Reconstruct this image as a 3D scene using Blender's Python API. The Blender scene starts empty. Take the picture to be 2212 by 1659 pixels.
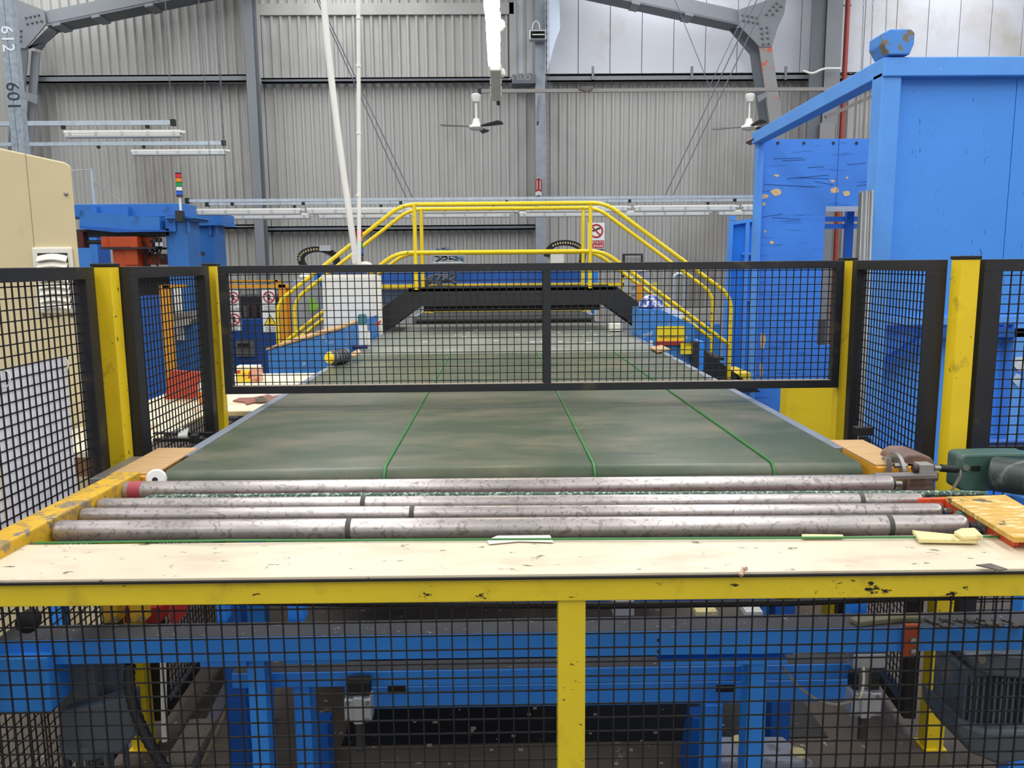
import bpy, math, random
from mathutils import Vector, Matrix
random.seed(7)
S = bpy.context.scene
C = S.collection

# ------------------------------------------------------------------ camera
EYE = Vector((0.0, 0.0, 1.65))
FPX = 1744.0                                   # focal length in pixels of the 2212 x 1659 frame
PITCH, YAW, ROLL = math.radians(8.5), math.radians(0.8), math.radians(0.5)
FWD = Vector((math.sin(YAW)*math.cos(PITCH), math.cos(YAW)*math.cos(PITCH), -math.sin(PITCH)))
_r = Vector((math.cos(YAW), -math.sin(YAW), 0)); _u = _r.cross(FWD)
RGT = math.cos(ROLL)*_r - math.sin(ROLL)*_u
UPV = math.cos(ROLL)*_u + math.sin(ROLL)*_r
cam = bpy.data.cameras.new('camera'); camo = bpy.data.objects.new('camera', cam); C.objects.link(camo)
cam.sensor_width = 36.0; cam.lens = 36.0*FPX/2212.0; cam.clip_end = 200
m = Matrix((RGT, UPV, -FWD)).transposed().to_4x4(); m.translation = EYE
camo.matrix_world = m
S.camera = camo

# ------------------------------------------------------------------ light
S.view_settings.view_transform = 'Standard'; S.view_settings.look = 'None'
S.view_settings.exposure = 0.15; S.view_settings.gamma = 1.0; S.view_settings.use_curve_mapping = False
wd = bpy.data.worlds.new('daylight'); S.world = wd; wd.use_nodes = True
wd.node_tree.nodes['Background'].inputs[0].default_value = (0.93, 0.96, 1.0, 1)
wd.node_tree.nodes['Background'].inputs[1].default_value = 0.8
ROOF_Z = 8.7
SKYLIGHTS = [(-9.6, 2.2), (-3.2, 2.2), (3.6, 2.2), (10.2, 2.2)]         # centre x, width: strips along the hall
for k, (sx, sw) in enumerate(SKYLIGHTS):
    L = bpy.data.lights.new('skylight_daylight', 'AREA'); L.shape = 'RECTANGLE'; L.size = sw; L.size_y = 28
    L.energy = 950; L.color = (0.97, 0.985, 1.0)
    o = bpy.data.objects.new('skylight_daylight', L); C.objects.link(o); o.location = (sx, 4.5, ROOF_Z + 0.02)

# ------------------------------------------------------------------ helpers
def at(x, y, Y=None, Z=None, X=None):
    """photograph pixel -> world point on the plane at depth Y / height Z / side X (survey helper)"""
    d = RGT*((x-1106.0)/FPX) + UPV*((829.5-y)/FPX) + FWD
    if Y is not None: t = Y/d.y
    elif Z is not None: t = (Z-EYE.z)/d.z
    else: t = X/d.x
    return EYE + d*t

FZ = -0.54                                     # floor level relative to the survey datum (all is lifted by -FZ at the end)
def gnd(v): return Vector((v.x, v.y, FZ))
def lin(h):
    h = h.lstrip('#'); out = []
    for i in (0, 2, 4):
        c = int(h[i:i+2], 16)/255.0
        out.append(c/12.92 if c <= 0.04045 else ((c+0.055)/1.055)**2.4)
    return tuple(out) + (1.0,)

def mat(name, col, rough=0.5, metal=0.0, var=0.12, scale=3.0, stretch=(1, 1, 1), dust=None, chips=None, bump=0.0, bscale=40, emit=None, spec=0.5, coat=0):
    """paint / metal: colour varied by noise; dust=(hex, lo, hi, scale, stretch) and chips=(hex, thr, scale, stretch) are stains with shapes of their own"""
    M = bpy.data.materials.new(name); M.use_nodes = True
    nt = M.node_tree; N = nt.nodes; LK = nt.links; b = N['Principled BSDF']
    b.inputs['Roughness'].default_value = rough; b.inputs['Metallic'].default_value = metal
    b.inputs['Specular IOR Level'].default_value = spec
    if coat: b.inputs['Coat Weight'].default_value = coat
    tc = N.new('ShaderNodeTexCoord')
    def noise(sc, st, det=4, rg=0.6, dist=0.0):
        mp = N.new('ShaderNodeMapping'); LK.new(tc.outputs['Object'], mp.inputs[0]); mp.inputs['Scale'].default_value = st
        n = N.new('ShaderNodeTexNoise'); LK.new(mp.outputs[0], n.inputs['Vector']); n.inputs['Scale'].default_value = sc
        n.inputs['Detail'].default_value = det; n.inputs['Distortion'].default_value = dist; n.inputs['Roughness'].default_value = rg
        return n.outputs[0]
    def ramp(src, lo, hi):
        r = N.new('ShaderNodeMapRange'); LK.new(src, r.inputs[0]); r.inputs[1].default_value = lo; r.inputs[2].default_value = hi
        return r.outputs[0]
    def mix(f, a, bcol):
        mx = N.new('ShaderNodeMix'); mx.data_type = 'RGBA'
        if hasattr(f, 'is_output'): LK.new(f, mx.inputs[0])
        else: mx.inputs[0].default_value = f
        if hasattr(a, 'is_output'): LK.new(a, mx.inputs[6])
        else: mx.inputs[6].default_value = a
        if hasattr(bcol, 'is_output'): LK.new(bcol, mx.inputs[7])
        else: mx.inputs[7].default_value = bcol
        return mx.outputs[2]
    c = lin(col); lo = tuple(v*(1-var) for v in c[:3])+(1,); hi = tuple(min(1, v*(1+var)) for v in c[:3])+(1,)
    cur = mix(ramp(noise(scale, stretch), 0.3, 0.7), lo, hi) if var else c
    if dust:
        cur = mix(ramp(noise(dust[3], dust[4] if len(dust) > 4 else (1, 1, 1), 6 if len(dust) < 6 else 2, 0.6 if len(dust) < 6 else 0.4, dust[5] if len(dust) > 5 else 0.0), dust[1], dust[2]), cur, lin(dust[0]))
    if chips:
        cur = mix(ramp(noise(chips[2], chips[3] if len(chips) > 3 else (1, 1, 1), 6, 0.65), chips[1], chips[1]+0.03), cur, lin(chips[0]))
    if hasattr(cur, 'is_output'): LK.new(cur, b.inputs['Base Color'])
    else: b.inputs['Base Color'].default_value = cur
    if bump:
        bp = N.new('ShaderNodeBump'); LK.new(noise(bscale, (1, 1, 1)), bp.inputs['Height']); bp.inputs['Strength'].default_value = bump; bp.inputs['Distance'].default_value = 0.01
        LK.new(bp.outputs[0], b.inputs['Normal'])
    if emit:
        b.inputs['Emission Color'].default_value = lin(emit[0]); b.inputs['Emission Strength'].default_value = emit[1]
    return M

ORG = {}
def V3(p): return Vector(p)
class MB:
    def __init__(s): s.v = []; s.f = []
    def add(s, vs, fs):
        n = len(s.v); s.v += [Vector(v) for v in vs]; s.f += [[i+n for i in f] for f in fs]; return s
    def box(s, x0, x1, y0, y1, z0, z1):
        return s.add([(x0,y0,z0),(x1,y0,z0),(x1,y1,z0),(x0,y1,z0),(x0,y0,z1),(x1,y0,z1),(x1,y1,z1),(x0,y1,z1)],
                     [[0,3,2,1],[4,5,6,7],[0,1,5,4],[1,2,6,5],[2,3,7,6],[3,0,4,7]])
    def px(s, x0, y0, x1, y1, Y, d):
        """box whose front face at depth Y covers the pixel rectangle"""
        xm = (x0+x1)/2                       # y1 None: stands on the floor
        ym = (y0+(y1 or 800))/2; z0 = FZ if y1 is None else at(xm, y1, Y).z
        return s.box(at(x0, ym, Y).x, at(x1, ym, Y).x, Y, Y+d, z0, at(xm, y0, Y).z)
    def bar(s, a, b, w, h, up=(0, 0, 1)):
        """bar of rectangular section from a to b: w across, h along up"""
        a, b = V3(a), V3(b); t = (b-a).normalized(); up = V3(up); sd = t.cross(up)
        if sd.length < 1e-5: up = Vector((0, 1, 0)); sd = t.cross(up)
        sd.normalize(); u2 = sd.cross(t); sd *= w/2; u2 *= h/2
        return s.add([a-sd-u2, a+sd-u2, a+sd+u2, a-sd+u2, b-sd-u2, b+sd-u2, b+sd+u2, b-sd+u2],
                     [[0,1,2,3],[7,6,5,4],[0,4,5,1],[1,5,6,2],[2,6,7,3],[3,7,4,0]])
    def prism(s, pts, d):
        """polygon pts (list of points) pushed along vector d"""
        pts = [V3(p) for p in pts]; d = V3(d); n = len(pts)
        return s.add(pts+[p+d for p in pts], [list(range(n)), list(range(2*n-1, n-1, -1))]+[[i, i+n, (i+1) % n+n, (i+1) % n] for i in range(n)])
    def slab(s, pix, Y, d):
        """outline given in photograph pixels, standing at depth Y, d thick away from the viewer"""
        return s.prism([at(x, y, Y) for x, y in pix], (0, d, 0))
    def tube(s, path, r, n=10, closed=False):
        P = [V3(p) for p in path]; N = len(P); rings = []; prev = None
        for i in range(N):
            if closed: t = (P[(i+1) % N]-P[i-1])
            else: t = P[min(i+1, N-1)]-P[max(i-1, 0)]
            t.normalize()
            if prev is None:
                a = Vector((0, 0, 1)) if abs(t.z) < 0.9 else Vector((1, 0, 0)); e = t.cross(a).normalized()
            else: e = (prev - t*prev.dot(t)).normalized()
            prev = e; g = t.cross(e); rr = r[i] if isinstance(r, (list, tuple)) else r
            rings.append([P[i]+(e*math.cos(2*math.pi*k/n)+g*math.sin(2*math.pi*k/n))*rr for k in range(n)])
        vs = [v for q in rings for v in q]; fs = []
        for i in range(N if closed else N-1):
            j = (i+1) % N
            for k in range(n): fs.append([i*n+k, i*n+(k+1) % n, j*n+(k+1) % n, j*n+k])
        if not closed: fs += [list(range(n-1, -1, -1)), list(range((N-1)*n, N*n))]
        return s.add(vs, fs)
    def cyl(s, a, b, r, n=16, r2=None): return s.tube([a, b], [r, r if r2 is None else r2], n)
    def lathe(s, prof, c, axis=(0, 0, 1), n=20):
        """prof: (radius, distance along axis) list"""
        ax = V3(axis).normalized(); a = Vector((0, 0, 1)) if abs(ax.z) < 0.9 else Vector((1, 0, 0)); e = ax.cross(a).normalized(); g = ax.cross(e); c = V3(c)
        vs = []; fs = []
        for r, h in prof:
            for k in range(n): vs.append(c+ax*h+(e*math.cos(2*math.pi*k/n)+g*math.sin(2*math.pi*k/n))*max(r, 1e-4))
        for i in range(len(prof)-1):
            for k in range(n): fs.append([i*n+k, i*n+(k+1) % n, (i+1)*n+(k+1) % n, (i+1)*n+k])
        fs += [list(range(n-1, -1, -1)), list(range((len(prof)-1)*n, len(prof)*n))]
        return s.add(vs, fs)
    def text(s, body, size, o, xdir=(1, 0, 0), ydir=(0, 0, 1), align='CENTER', depth=0.001):
        cu = bpy.data.curves.new('tmp', 'FONT'); cu.body = body; cu.size = size; cu.align_x = align; cu.align_y = 'CENTER'; cu.extrude = depth; cu.resolution_u = 2
        ob = bpy.data.objects.new('tmp', cu); C.objects.link(ob)
        me = ob.evaluated_get(bpy.context.evaluated_depsgraph_get()).to_mesh()
        xd, yd = V3(xdir), V3(ydir); zd = xd.cross(yd); o = V3(o)
        s.add([o+xd*v.co.x+yd*v.co.y+zd*v.co.z for v in me.vertices], [list(p.vertices) for p in me.polygons])
        bpy.data.objects.remove(ob); bpy.data.curves.remove(cu)
        return s
    def mesh(s, name, org, mt, smooth):
        me = bpy.data.meshes.new(name); me.from_pydata([v-org for v in s.v], [], s.f); me.materials.append(mt)
        if smooth:
            me.shade_smooth(); me.set_sharp_from_angle(angle=math.radians(40))
        return me
    def build(s, name, mt, parent=None, smooth=False, bevel=0, kind=None, label=None, cat=None, group=None):
        if parent is not None: org = ORG[parent.name]
        else:
            xs = [v.x for v in s.v]; ys = [v.y for v in s.v]; zs = [v.z for v in s.v]
            org = Vector(((min(xs)+max(xs))/2, (min(ys)+max(ys))/2, min(zs)))
        o = bpy.data.objects.new(name, s.mesh(name, org, mt, smooth)); C.objects.link(o); ORG[o.name] = org.copy()
        if parent is not None: o.parent = parent
        else: o.location = org
        if bevel:
            bv = o.modifiers.new('edge', 'BEVEL'); bv.width = bevel; bv.segments = 2; bv.limit_method = 'ANGLE'
        if kind: o['kind'] = kind
        if label: o['label'] = label
        if cat: o['category'] = cat
        if group: o['group'] = group
        return o

def thing(name, label, cat, loc, group=None):
    o = bpy.data.objects.new(name, None); C.objects.link(o); o.location = loc; ORG[o.name] = Vector(loc); o.empty_display_size = 0.1
    o['label'] = label; o['category'] = cat
    if group: o['group'] = group
    return o
def struct(mb, name, mt, **k):
    return mb.build(name, mt, kind='structure', **k)

def fillet(P, r, n=6):
    P = [V3(p) for p in P]; out = [P[0]]
    for i in range(1, len(P)-1):
        a, b, c = P[i-1], P[i], P[i+1]; d1 = (a-b); d2 = (c-b); rr = min(r, d1.length*0.45, d2.length*0.45)
        p0 = b+d1.normalized()*rr; p2 = b+d2.normalized()*rr
        for k in range(n+1):
            t = k/n; out.append(p0*(1-t)**2 + b*2*t*(1-t) + p2*t*t)
    return out+[P[-1]]
def upto(a, b, z):
    """point on the line b->a carried up to height z"""
    d = V3(a)-V3(b); return V3(a)+d*((z-a[2])/d.z)
def lerp(a, b, t): return a+(b-a)*t
def bez(P, n=16):
    P = [V3(p) for p in P]; out = []
    for i in range(n+1):
        t = i/n; Q = P[:]
        while len(Q) > 1: Q = [Q[j]*(1-t)+Q[j+1]*t for j in range(len(Q)-1)]
        out.append(Q[0])
    return out
def scatter_mesh(name, src_mb, spots, mt, parent):
    """alike pieces that share one mesh: src_mb is built round the origin"""
    me = src_mb.mesh(name, Vector((0, 0, 0)), mt, True)
    for p in spots:
        o = bpy.data.objects.new(name, me); C.objects.link(o); o.parent = parent; o.location = V3(p)-ORG[parent.name]

# ------------------------------------------------------------------ materials
BLACKF = mat('black_frame_paint', '#232327', 0.42, var=0.15, scale=6, dust=('#4a4335', 0.599, 0.717, 5))
WIRE = mat('black_wire', '#1b1a1b', 0.45, var=0.1, scale=8)
YEL = mat('yellow_post_paint', '#f3d020', 0.45, var=0.06, scale=4, dust=('#b09a24', 0.599, 0.748, 9), chips=('#4a4326', 0.639, 24))
YELF = mat('yellow_guard_paint', '#dcc226', 0.5, var=0.07, scale=3, dust=('#a08a20', 0.562, 0.779, 6), chips=('#17150f', 0.636, 14, (1, 1, 2.2)))
YELW = mat('worn_yellow_paint', '#d3a51f', 0.6, var=0.15, scale=6, dust=('#8c7750', 0.500, 0.655, 14), chips=('#7c7367', 0.570, 26))
YELRAIL = mat('yellow_handrail_paint', '#f5d41c', 0.35, var=0.05, chips=('#3a3520', 0.645, 16))
ORAY = mat('amber_frame_paint', '#e39a24', 0.5, var=0.08)
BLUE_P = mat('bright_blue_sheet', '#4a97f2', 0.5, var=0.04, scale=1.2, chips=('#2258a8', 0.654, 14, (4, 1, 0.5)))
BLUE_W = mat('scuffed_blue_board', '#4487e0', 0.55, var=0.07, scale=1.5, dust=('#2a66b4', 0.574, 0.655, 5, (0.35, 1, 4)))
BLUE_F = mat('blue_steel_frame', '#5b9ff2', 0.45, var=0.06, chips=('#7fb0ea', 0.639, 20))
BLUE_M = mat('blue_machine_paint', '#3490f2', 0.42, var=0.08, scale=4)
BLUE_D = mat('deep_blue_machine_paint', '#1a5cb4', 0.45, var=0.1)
BLUE_G = mat('blue_gantry_paint', '#2f72bd', 0.45, var=0.08, scale=2, dust=('#1d4d86', 0.574, 0.748, 4))
BLUE_B = mat('blue_cover_paint', '#3d82cc', 0.5, var=0.06, dust=('#9db9d2', 0.624, 0.674, 8))
CREAM_B = mat('cream_laminate_board', '#d9cbb1', 0.38, var=0.05, scale=2, dust=('#c9b69c', 0.512, 0.686, 3, (1, 3, 1)), chips=('#6d6257', 0.636, 26, (0.6, 1.4, 1)))
CREAM_C = mat('cream_cabinet_paint', '#dccba0', 0.5, var=0.05, scale=1.5, dust=('#b39f72', 0.562, 0.748, 3, (1, 1, 0.5)))
VENTM = mat('ivory_plastic', '#efeadb', 0.45, var=0.03)
PLY = mat('bare_plywood', '#bd9868', 0.65, var=0.15, scale=10, stretch=(1, 8, 1))
TABLEC = mat('pale_table_top', '#eadfc2', 0.5, var=0.05, dust=('#c4ad7f', 0.531, 0.717, 5))
STEEL = mat('roller_steel', '#b9b0ac', 0.34, metal=0.65, var=0.16, scale=1.6, stretch=(5, 0.2, 0.2), dust=('#989089', 0.55, 0.64, 46, (0.9, 1, 1), 1.6))
STEELP = mat('plain_steel', '#9a9793', 0.4, metal=0.7, var=0.15, scale=8)
GALV = mat('galvanised_steel', '#b9c4cd', 0.4, metal=0.45, var=0.12, scale=14)
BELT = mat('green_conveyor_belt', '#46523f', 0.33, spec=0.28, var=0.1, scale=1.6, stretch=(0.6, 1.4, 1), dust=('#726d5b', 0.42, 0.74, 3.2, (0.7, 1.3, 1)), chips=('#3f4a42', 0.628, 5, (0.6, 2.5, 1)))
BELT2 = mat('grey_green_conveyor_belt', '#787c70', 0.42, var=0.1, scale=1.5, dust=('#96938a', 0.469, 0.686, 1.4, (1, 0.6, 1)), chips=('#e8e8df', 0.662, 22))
BELTK = mat('black_conveyor_belt', '#2a2a29', 0.5, var=0.1)
ALUR = mat('aluminium_rim', '#8b93a0', 0.4, metal=0.4, var=0.1)
GREENC = mat('green_drive_cord', '#357a38', 0.4, var=0.06)
ROPE = mat('green_textured_belt', '#3d5a4c', 0.6, var=0.1, chips=('#a9b8a8', 0.535, 90))
ORANGE = mat('orange_frame_paint', '#d4502a', 0.5, var=0.1, chips=('#7a3420', 0.616, 20))
ORANGE_D = mat('orange_press_paint', '#b9481c', 0.5, var=0.12)
REDP = mat('red_paint', '#b8352a', 0.5, var=0.08)
GREYM = mat('grey_motor_paint', '#566069', 0.5, var=0.1, dust=('#7d756c', 0.574, 0.686, 6))
BROWNM = mat('rusty_brown_metal', '#6d564b', 0.6, var=0.2, scale=9, dust=('#8a6a55', 0.500, 0.624, 8))
DUSTY = mat('dusty_steel_top', '#4a4b50', 0.75, var=0.15, scale=6, chips=('#b9b2aa', 0.645, 60))
ALU = mat('aluminium', '#c3c7cb', 0.38, metal=0.5, var=0.06)
DKGREEN = mat('dark_green_casting', '#3f5f55', 0.5, var=0.12, dust=('#7c8076', 0.562, 0.717, 6))
RUBBERG = mat('dark_green_rubber', '#3a4542', 0.42, var=0.1, dust=('#6d7570', 0.531, 0.655, 10, (1, 5, 1)))
RUBBER = mat('black_rubber', '#161617', 0.55, var=0.05)
CLAD = mat('grey_corrugated_sheet', '#aeada9', 0.55, var=0.06, scale=0.5, dust=('#84807a', 0.512, 0.748, 0.35, (1, 1, 0.5)))
WHITEP = mat('white_wall_panel', '#cfd1d8', 0.5, var=0.03, scale=0.4, dust=('#b5aa9c', 0.550, 0.779, 0.5))
STEELG = mat('grey_structural_steel', '#7d8186', 0.5, var=0.06, scale=1.5)
STEELG2 = mat('dark_structural_steel', '#62676e', 0.55, var=0.08, scale=1.5)
PEEL = mat('peeling_grey_steel', '#8b8b8b', 0.55, var=0.06, chips=('#c0593a', 0.558, 3.2))
WHITE = mat('white_plastic', '#e8e6e0', 0.45, var=0.03)
WHITEC = mat('white_enamel_cabinet', '#e6e2d6', 0.45, var=0.03)
PAPER = mat('white_paper_sheet', '#fafaff', 0.6, var=0.02, dust=('#c8c8d0', 0.562, 0.686, 10, (3, 6, 1)))
PAPER.node_tree.nodes['Principled BSDF'].inputs['Transmission Weight'].default_value = 0.0
_t = PAPER.node_tree.nodes.new('ShaderNodeBsdfTranslucent'); _t.inputs[0].default_value = (0.95, 0.95, 1, 1)
_m = PAPER.node_tree.nodes.new('ShaderNodeMixShader'); _m.inputs[0].default_value = 0.5
PAPER.node_tree.links.new(PAPER.node_tree.nodes['Principled BSDF'].outputs[0], _m.inputs[1]); PAPER.node_tree.links.new(_t.outputs[0], _m.inputs[2])
PAPER.node_tree.links.new(_m.outputs[0], PAPER.node_tree.nodes['Material Output'].inputs[0])
CONCR = mat('worn_concrete', '#5d5348', 0.75, var=0.12, scale=1.2, dust=('#4f463e', 0.500, 0.686, 2.5), chips=('#a39c90', 0.645, 18))
SHEETK = mat('near_black_sheet', '#101011', 0.6, var=0.15, chips=('#6f6a62', 0.657, 26))
FOAM = mat('yellow_foam', '#e6d79a', 0.9, var=0.06, bump=0.4, bscale=120, dust=('#9a9478', 0.574, 0.717, 18))
FELT = mat('grey_green_rag', '#7d7b64', 0.95, var=0.15, bump=0.5)
DARK = mat('dark_machine_metal', '#26282c', 0.55, var=0.15)
LEATHER = mat('rust_brown_cloth', '#8a5648', 0.7, var=0.1)
SIGNW = mat('white_sign_face', '#ededea', 0.45, var=0.0)
SIGNR = mat('red_sign_print', '#b3232b', 0.5, var=0.0)
SIGNK = mat('black_sign_print', '#1c1c1e', 0.5, var=0.0)
SIGNY = mat('yellow_sign_face', '#f2d71e', 0.5, var=0.02)
LIME = mat('lime_sticker', '#7db73a', 0.5, var=0.02)
L_RED = mat('red_lens', '#d3262c', 0.25, var=0.0); L_AMB = mat('amber_lens', '#f08a1c', 0.25, var=0.0)
L_GRN = mat('green_lens', '#1f9a4a', 0.25, var=0.0); L_WHT = mat('clear_lens', '#e9ecec', 0.25, var=0.0); L_BLU = mat('blue_lens', '#1f5fd0', 0.25, var=0.0)
LAMP_ON = mat('lit_tube_diffuser', '#fff6e2', 0.4, var=0.0, emit=('#fff3da', 14.0))
LAMP_OFF = mat('unlit_diffuser', '#c6c8c6', 0.35, var=0.03)
# ================================================================== the hall
WY = 19.0
struct(MB().box(-16, 16, -14, 19.3, FZ-0.2, FZ), 'floor', CONCR)
dark_sheet = MB().box(-0.75, 1.5, 3.44, 4.6, FZ, FZ+0.006)  # thin near-black sheet laid on the floor below the belt
struct(dark_sheet, 'trim_1', SHEETK)
def ribbed(x0, x1, z0, z1, pitch=0.2):
    """trapezoid-ribbed sheet with real depth, ribs towards the hall"""
    prof = []; x = x0
    while x < x1-1e-3:
        for dx, dy in ((0, 0), (0.09, 0), (0.12, -0.06), (0.165, -0.06), (0.192, 0)):
            if x+dx <= x1: prof.append((x+dx, WY+dy))
        x += pitch
    prof.append((x1, WY))
    n = len(prof); b = MB()
    vs = [(x, y, z0) for x, y in prof]+[(x, y, z1) for x, y in prof]+[(x, y+0.02, z0) for x, y in prof]+[(x, y+0.02, z1) for x, y in prof]
    fs = [[i, i+1, n+i+1, n+i] for i in range(n-1)]+[[2*n+i+1, 2*n+i, 3*n+i, 3*n+i+1] for i in range(n-1)]
    return b.add(vs, fs)
wb = thing('wall_back', 'far hall wall of grey corrugated sheet with white panels above', 'wall', (0, WY, FZ)); wb['kind'] = 'structure'
Z1 = 5.78
xcol = [at(548, 200, WY).x, at(1168, 200, WY).x, at(1785, 150, WY).x]
for x0, x1, z0, z1 in ((-16, xcol[0], FZ, ROOF_Z), (xcol[0]+0.15, xcol[1]-0.1, FZ, ROOF_Z), (xcol[1]+0.1, xcol[2], FZ, Z1+0.05), (xcol[2]+0.2, 16, FZ, Z1+0.05)):
    ribbed(x0, x1, z0, z1).build('cladding_sheet', CLAD, wb)
seams = [1180, 1249, 1317, 1386, 1453, 1522, 1588, 1657, 1729, 1797]
xs = [at(x, 80, WY).x for x in seams]; step = (xs[-2]-xs[0])/8
xs = [xs[0]-step]+[xs[0]+step*i for i in range(0, 22) if xs[0]+step*i < 16]
for i in range(len(xs)-1):
    MB().box(xs[i]+0.008, xs[i+1]-0.008, WY-0.03, WY+0.06, Z1+0.08, ROOF_Z).build('panel', WHITEP, wb)
MB().box(xs[0]-0.05, 16, WY+0.03, WY+0.1, Z1, ROOF_Z).build('panel_backing', STEELG2, wb)
# framed sheet leaf (sliding door) on the wall: its border strips
f = MB()
xr = at(1110, 80, WY).x; xl = at(566, 80, WY).x; zt = at(836, 22, WY).z
f.box(xl, xr, WY-0.1, WY-0.045, zt-0.12, zt+0.12); f.box(xr-0.1, xr+0.06, WY-0.1, WY-0.03, Z1, zt+0.12); f.box(xl-0.1, xl, WY-0.1, WY-0.03, FZ, zt+0.12)
f.build('door_leaf_border', CLAD, wb)
# girts
def girt(x0, x1, yA, yB, Yg=WY-0.3, d=0.22, mt=STEELG, name='girt'):
    g = MB(); z0 = at((x0+x1)/2, yB, Yg).z; z1 = at((x0+x1)/2, yA, Yg).z; a = at(x0, yA, Yg).x; b = at(x1, yA, Yg).x
    g.box(a, b, Yg, Yg+d, z1-0.03, z1); g.box(a, b, Yg, Yg+0.03, z0, z1); g.box(a, b, Yg, Yg+d*0.6, z0, z0+0.03)
    g.build(name, mt, wb)
girt(40, 536, 162, 178, WY-0.45, 0.4); girt(564, 1106, 167, 178, mt=STEELG2); girt(1181, 1752, 160, 175); girt(1815, 2260, 158, 172)
girt(576, 1156, 487, 498, mt=STEELG2); girt(440, 552, 485, 494)
gb = MB().px(1106, 161, 1158, 180, WY-0.62, 0.45).build('girt_box', STEELG2, wb)
MB().text('A SUD', 0.17, at(1123, 167.5, WY-0.623), align='CENTER').build('lettering', mat('faded_white_lettering', '#a7a79c', 0.7, var=0.2), gb)
for x in (1281, 1495, 1698):
    MB().px(x-2.5, 143, x+2.5, 172, WY-0.34, 0.05).build('girt_stub', STEELG, wb)
# columns
def icol(name, px0, pxf, px1, y, Y, z1=ROOF_Z, mt=STEELG, mt2=STEELG2):
    """H column: web side seen from px0 to pxf, front flange pxf..px1"""
    a, b, c = at(px0, y, Y).x, at(pxf, y, Y).x, at(px1, y, Y).x
    o = struct(MB().box(b, c, Y-0.02, Y, FZ, z1).box((b+c)/2-0.012, (b+c)/2+0.012, Y, Y+0.28, FZ, z1).box(b, c, Y+0.28, Y+0.3, FZ, z1), name, mt)
    MB().box(a, b, Y+0.05, Y+0.1, FZ, z1).build('web_plate', mt2, o)
    return o
icol('trim_2', 551, 529, 549, 100, WY-0.6); 
icol('trim_3', 1753, 1783, 1817, 100, WY-0.6)
struct(MB().px(1157, -40, 1178, None, WY-0.5, 0.3), 'trim_4', mat('galvanised_column', '#8f959d', 0.45, metal=0.3, var=0.12, scale=6))
# tapered portal frames in front of the wall
FY = WY-1.0
def bolts(parent, spots, Y, r=0.028):
    b = MB().lathe([(r, 0), (r, -0.02), (r*0.6, -0.035)], (0, 0, 0), (0, -1, 0), 6)
    b = MB().lathe([(r, 0), (r, 0.022), (r*0.55, 0.034)], (0, 0, 0), (0, -1, 0), 6)
    scatter_mesh('bolt', b, [at(x, y, Y) for x, y in spots], STEELG2, parent)
# frame by the numbered post
pf = thing('roof_portal', 'grey steel roof frame knee beside the numbered galvanised post', 'steel frame', gnd(at(60, 700, FY)))
MB().slab([(98, 24), (98, 51), (560, -45), (560, -72)], FY+0.1, 0.03).build('rafter_web', STEELG, pf)
_sf = [(100, 52), (100, 57), (560, -38), (560, -45)]
MB().prism([at(x, y, FY-0.02) for x, y in ((100, 52), (560, -44))]+[at(560, -44, FY-0.02)+Vector((0, 0.5, 0)), at(100, 52, FY-0.02)+Vector((0, 0.5, 0))], (0, 0, -0.04)).build('rafter_flange', STEELG2, pf)
for x in (120, 205, 320):
    yy = 52-(x-100)*0.2087
    MB().prism([at(x-8, yy+3, FY-0.03), at(x+10, yy-1, FY-0.03), at(x+10, yy-1, FY-0.03)+Vector((0, 0.5, 0)), at(x-8, yy+3, FY-0.03)+Vector((0, 0.5, 0))], (0, 0, -0.06)).build('flange_cleat', STEELG, pf)
MB().slab([(26, -5), (95, 22), (99, 52), (54, 105), (30, 102)], FY, 0.04).build('gusset', STEELG, pf)
bolts(pf, [(57+9*i, 38-2*i) for i in range(4)]+[(60+10*i, 51-2*i) for i in range(4)]+[(33, 63), (46, 66), (32, 74), (46, 78), (32, 84), (45, 88)], FY)
MB().slab([(62, 100), (88, 108), (98, 92), (135, 60), (105, 58), (58, 105)], FY+0.35, 0.05).build('haunch', STEELG2, pf)
MB().slab([(32, 100), (60, 102), (46, 330), (16, 330)], FY+0.03, 0.03).build('leg_flange', STEELG2, pf)
MB().slab([(68, 110), (86, 112), (70, 330), (52, 330)], FY+0.25, 0.03).build('leg_web', STEELG, pf)
MB().slab([(47, 196), (82, 206), (80, 225), (45, 212)], FY+0.0, 0.02).build('splice_plate', STEELG, pf)
MB().slab([(16, 330), (46, 330), (1, 782), (-29, 782)], FY+0.03, 0.3).build('leg_foot', STEELG2, pf)
# frame over the blue enclosure
pf = thing('roof_portal', 'grey steel roof frame knee above the blue enclosure, leg paint peeling', 'steel frame', gnd(at(1700, 700, FY)))
MB().slab([(1225, -62), (1225, -30), (1597, 50), (1597, 22)], FY+0.1, 0.03).build('rafter_web', STEELG, pf)
MB().prism([at(1225, -30, FY-0.02), at(1596, 50, FY-0.02), at(1596, 50, FY-0.02)+Vector((0, 0.5, 0)), at(1225, -30, FY-0.02)+Vector((0, 0.5, 0))], (0, 0, -0.04)).build('rafter_flange', STEELG2, pf)
for x in (1375, 1490):
    yy = 50-(1596-x)*0.2156
    MB().prism([at(x-10, yy-2, FY-0.03), at(x+8, yy+2, FY-0.03), at(x+8, yy+2, FY-0.03)+Vector((0, 0.5, 0)), at(x-10, yy-2, FY-0.03)+Vector((0, 0.5, 0))], (0, 0, -0.06)).build('flange_cleat', STEELG, pf)
MB().slab([(1594, 21), (1660, 0), (1668, -12), (1700, -12), (1694, 30), (1680, 60), (1668, 100), (1641, 101), (1598, 56)], FY, 0.04).build('gusset', STEELG, pf)
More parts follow.
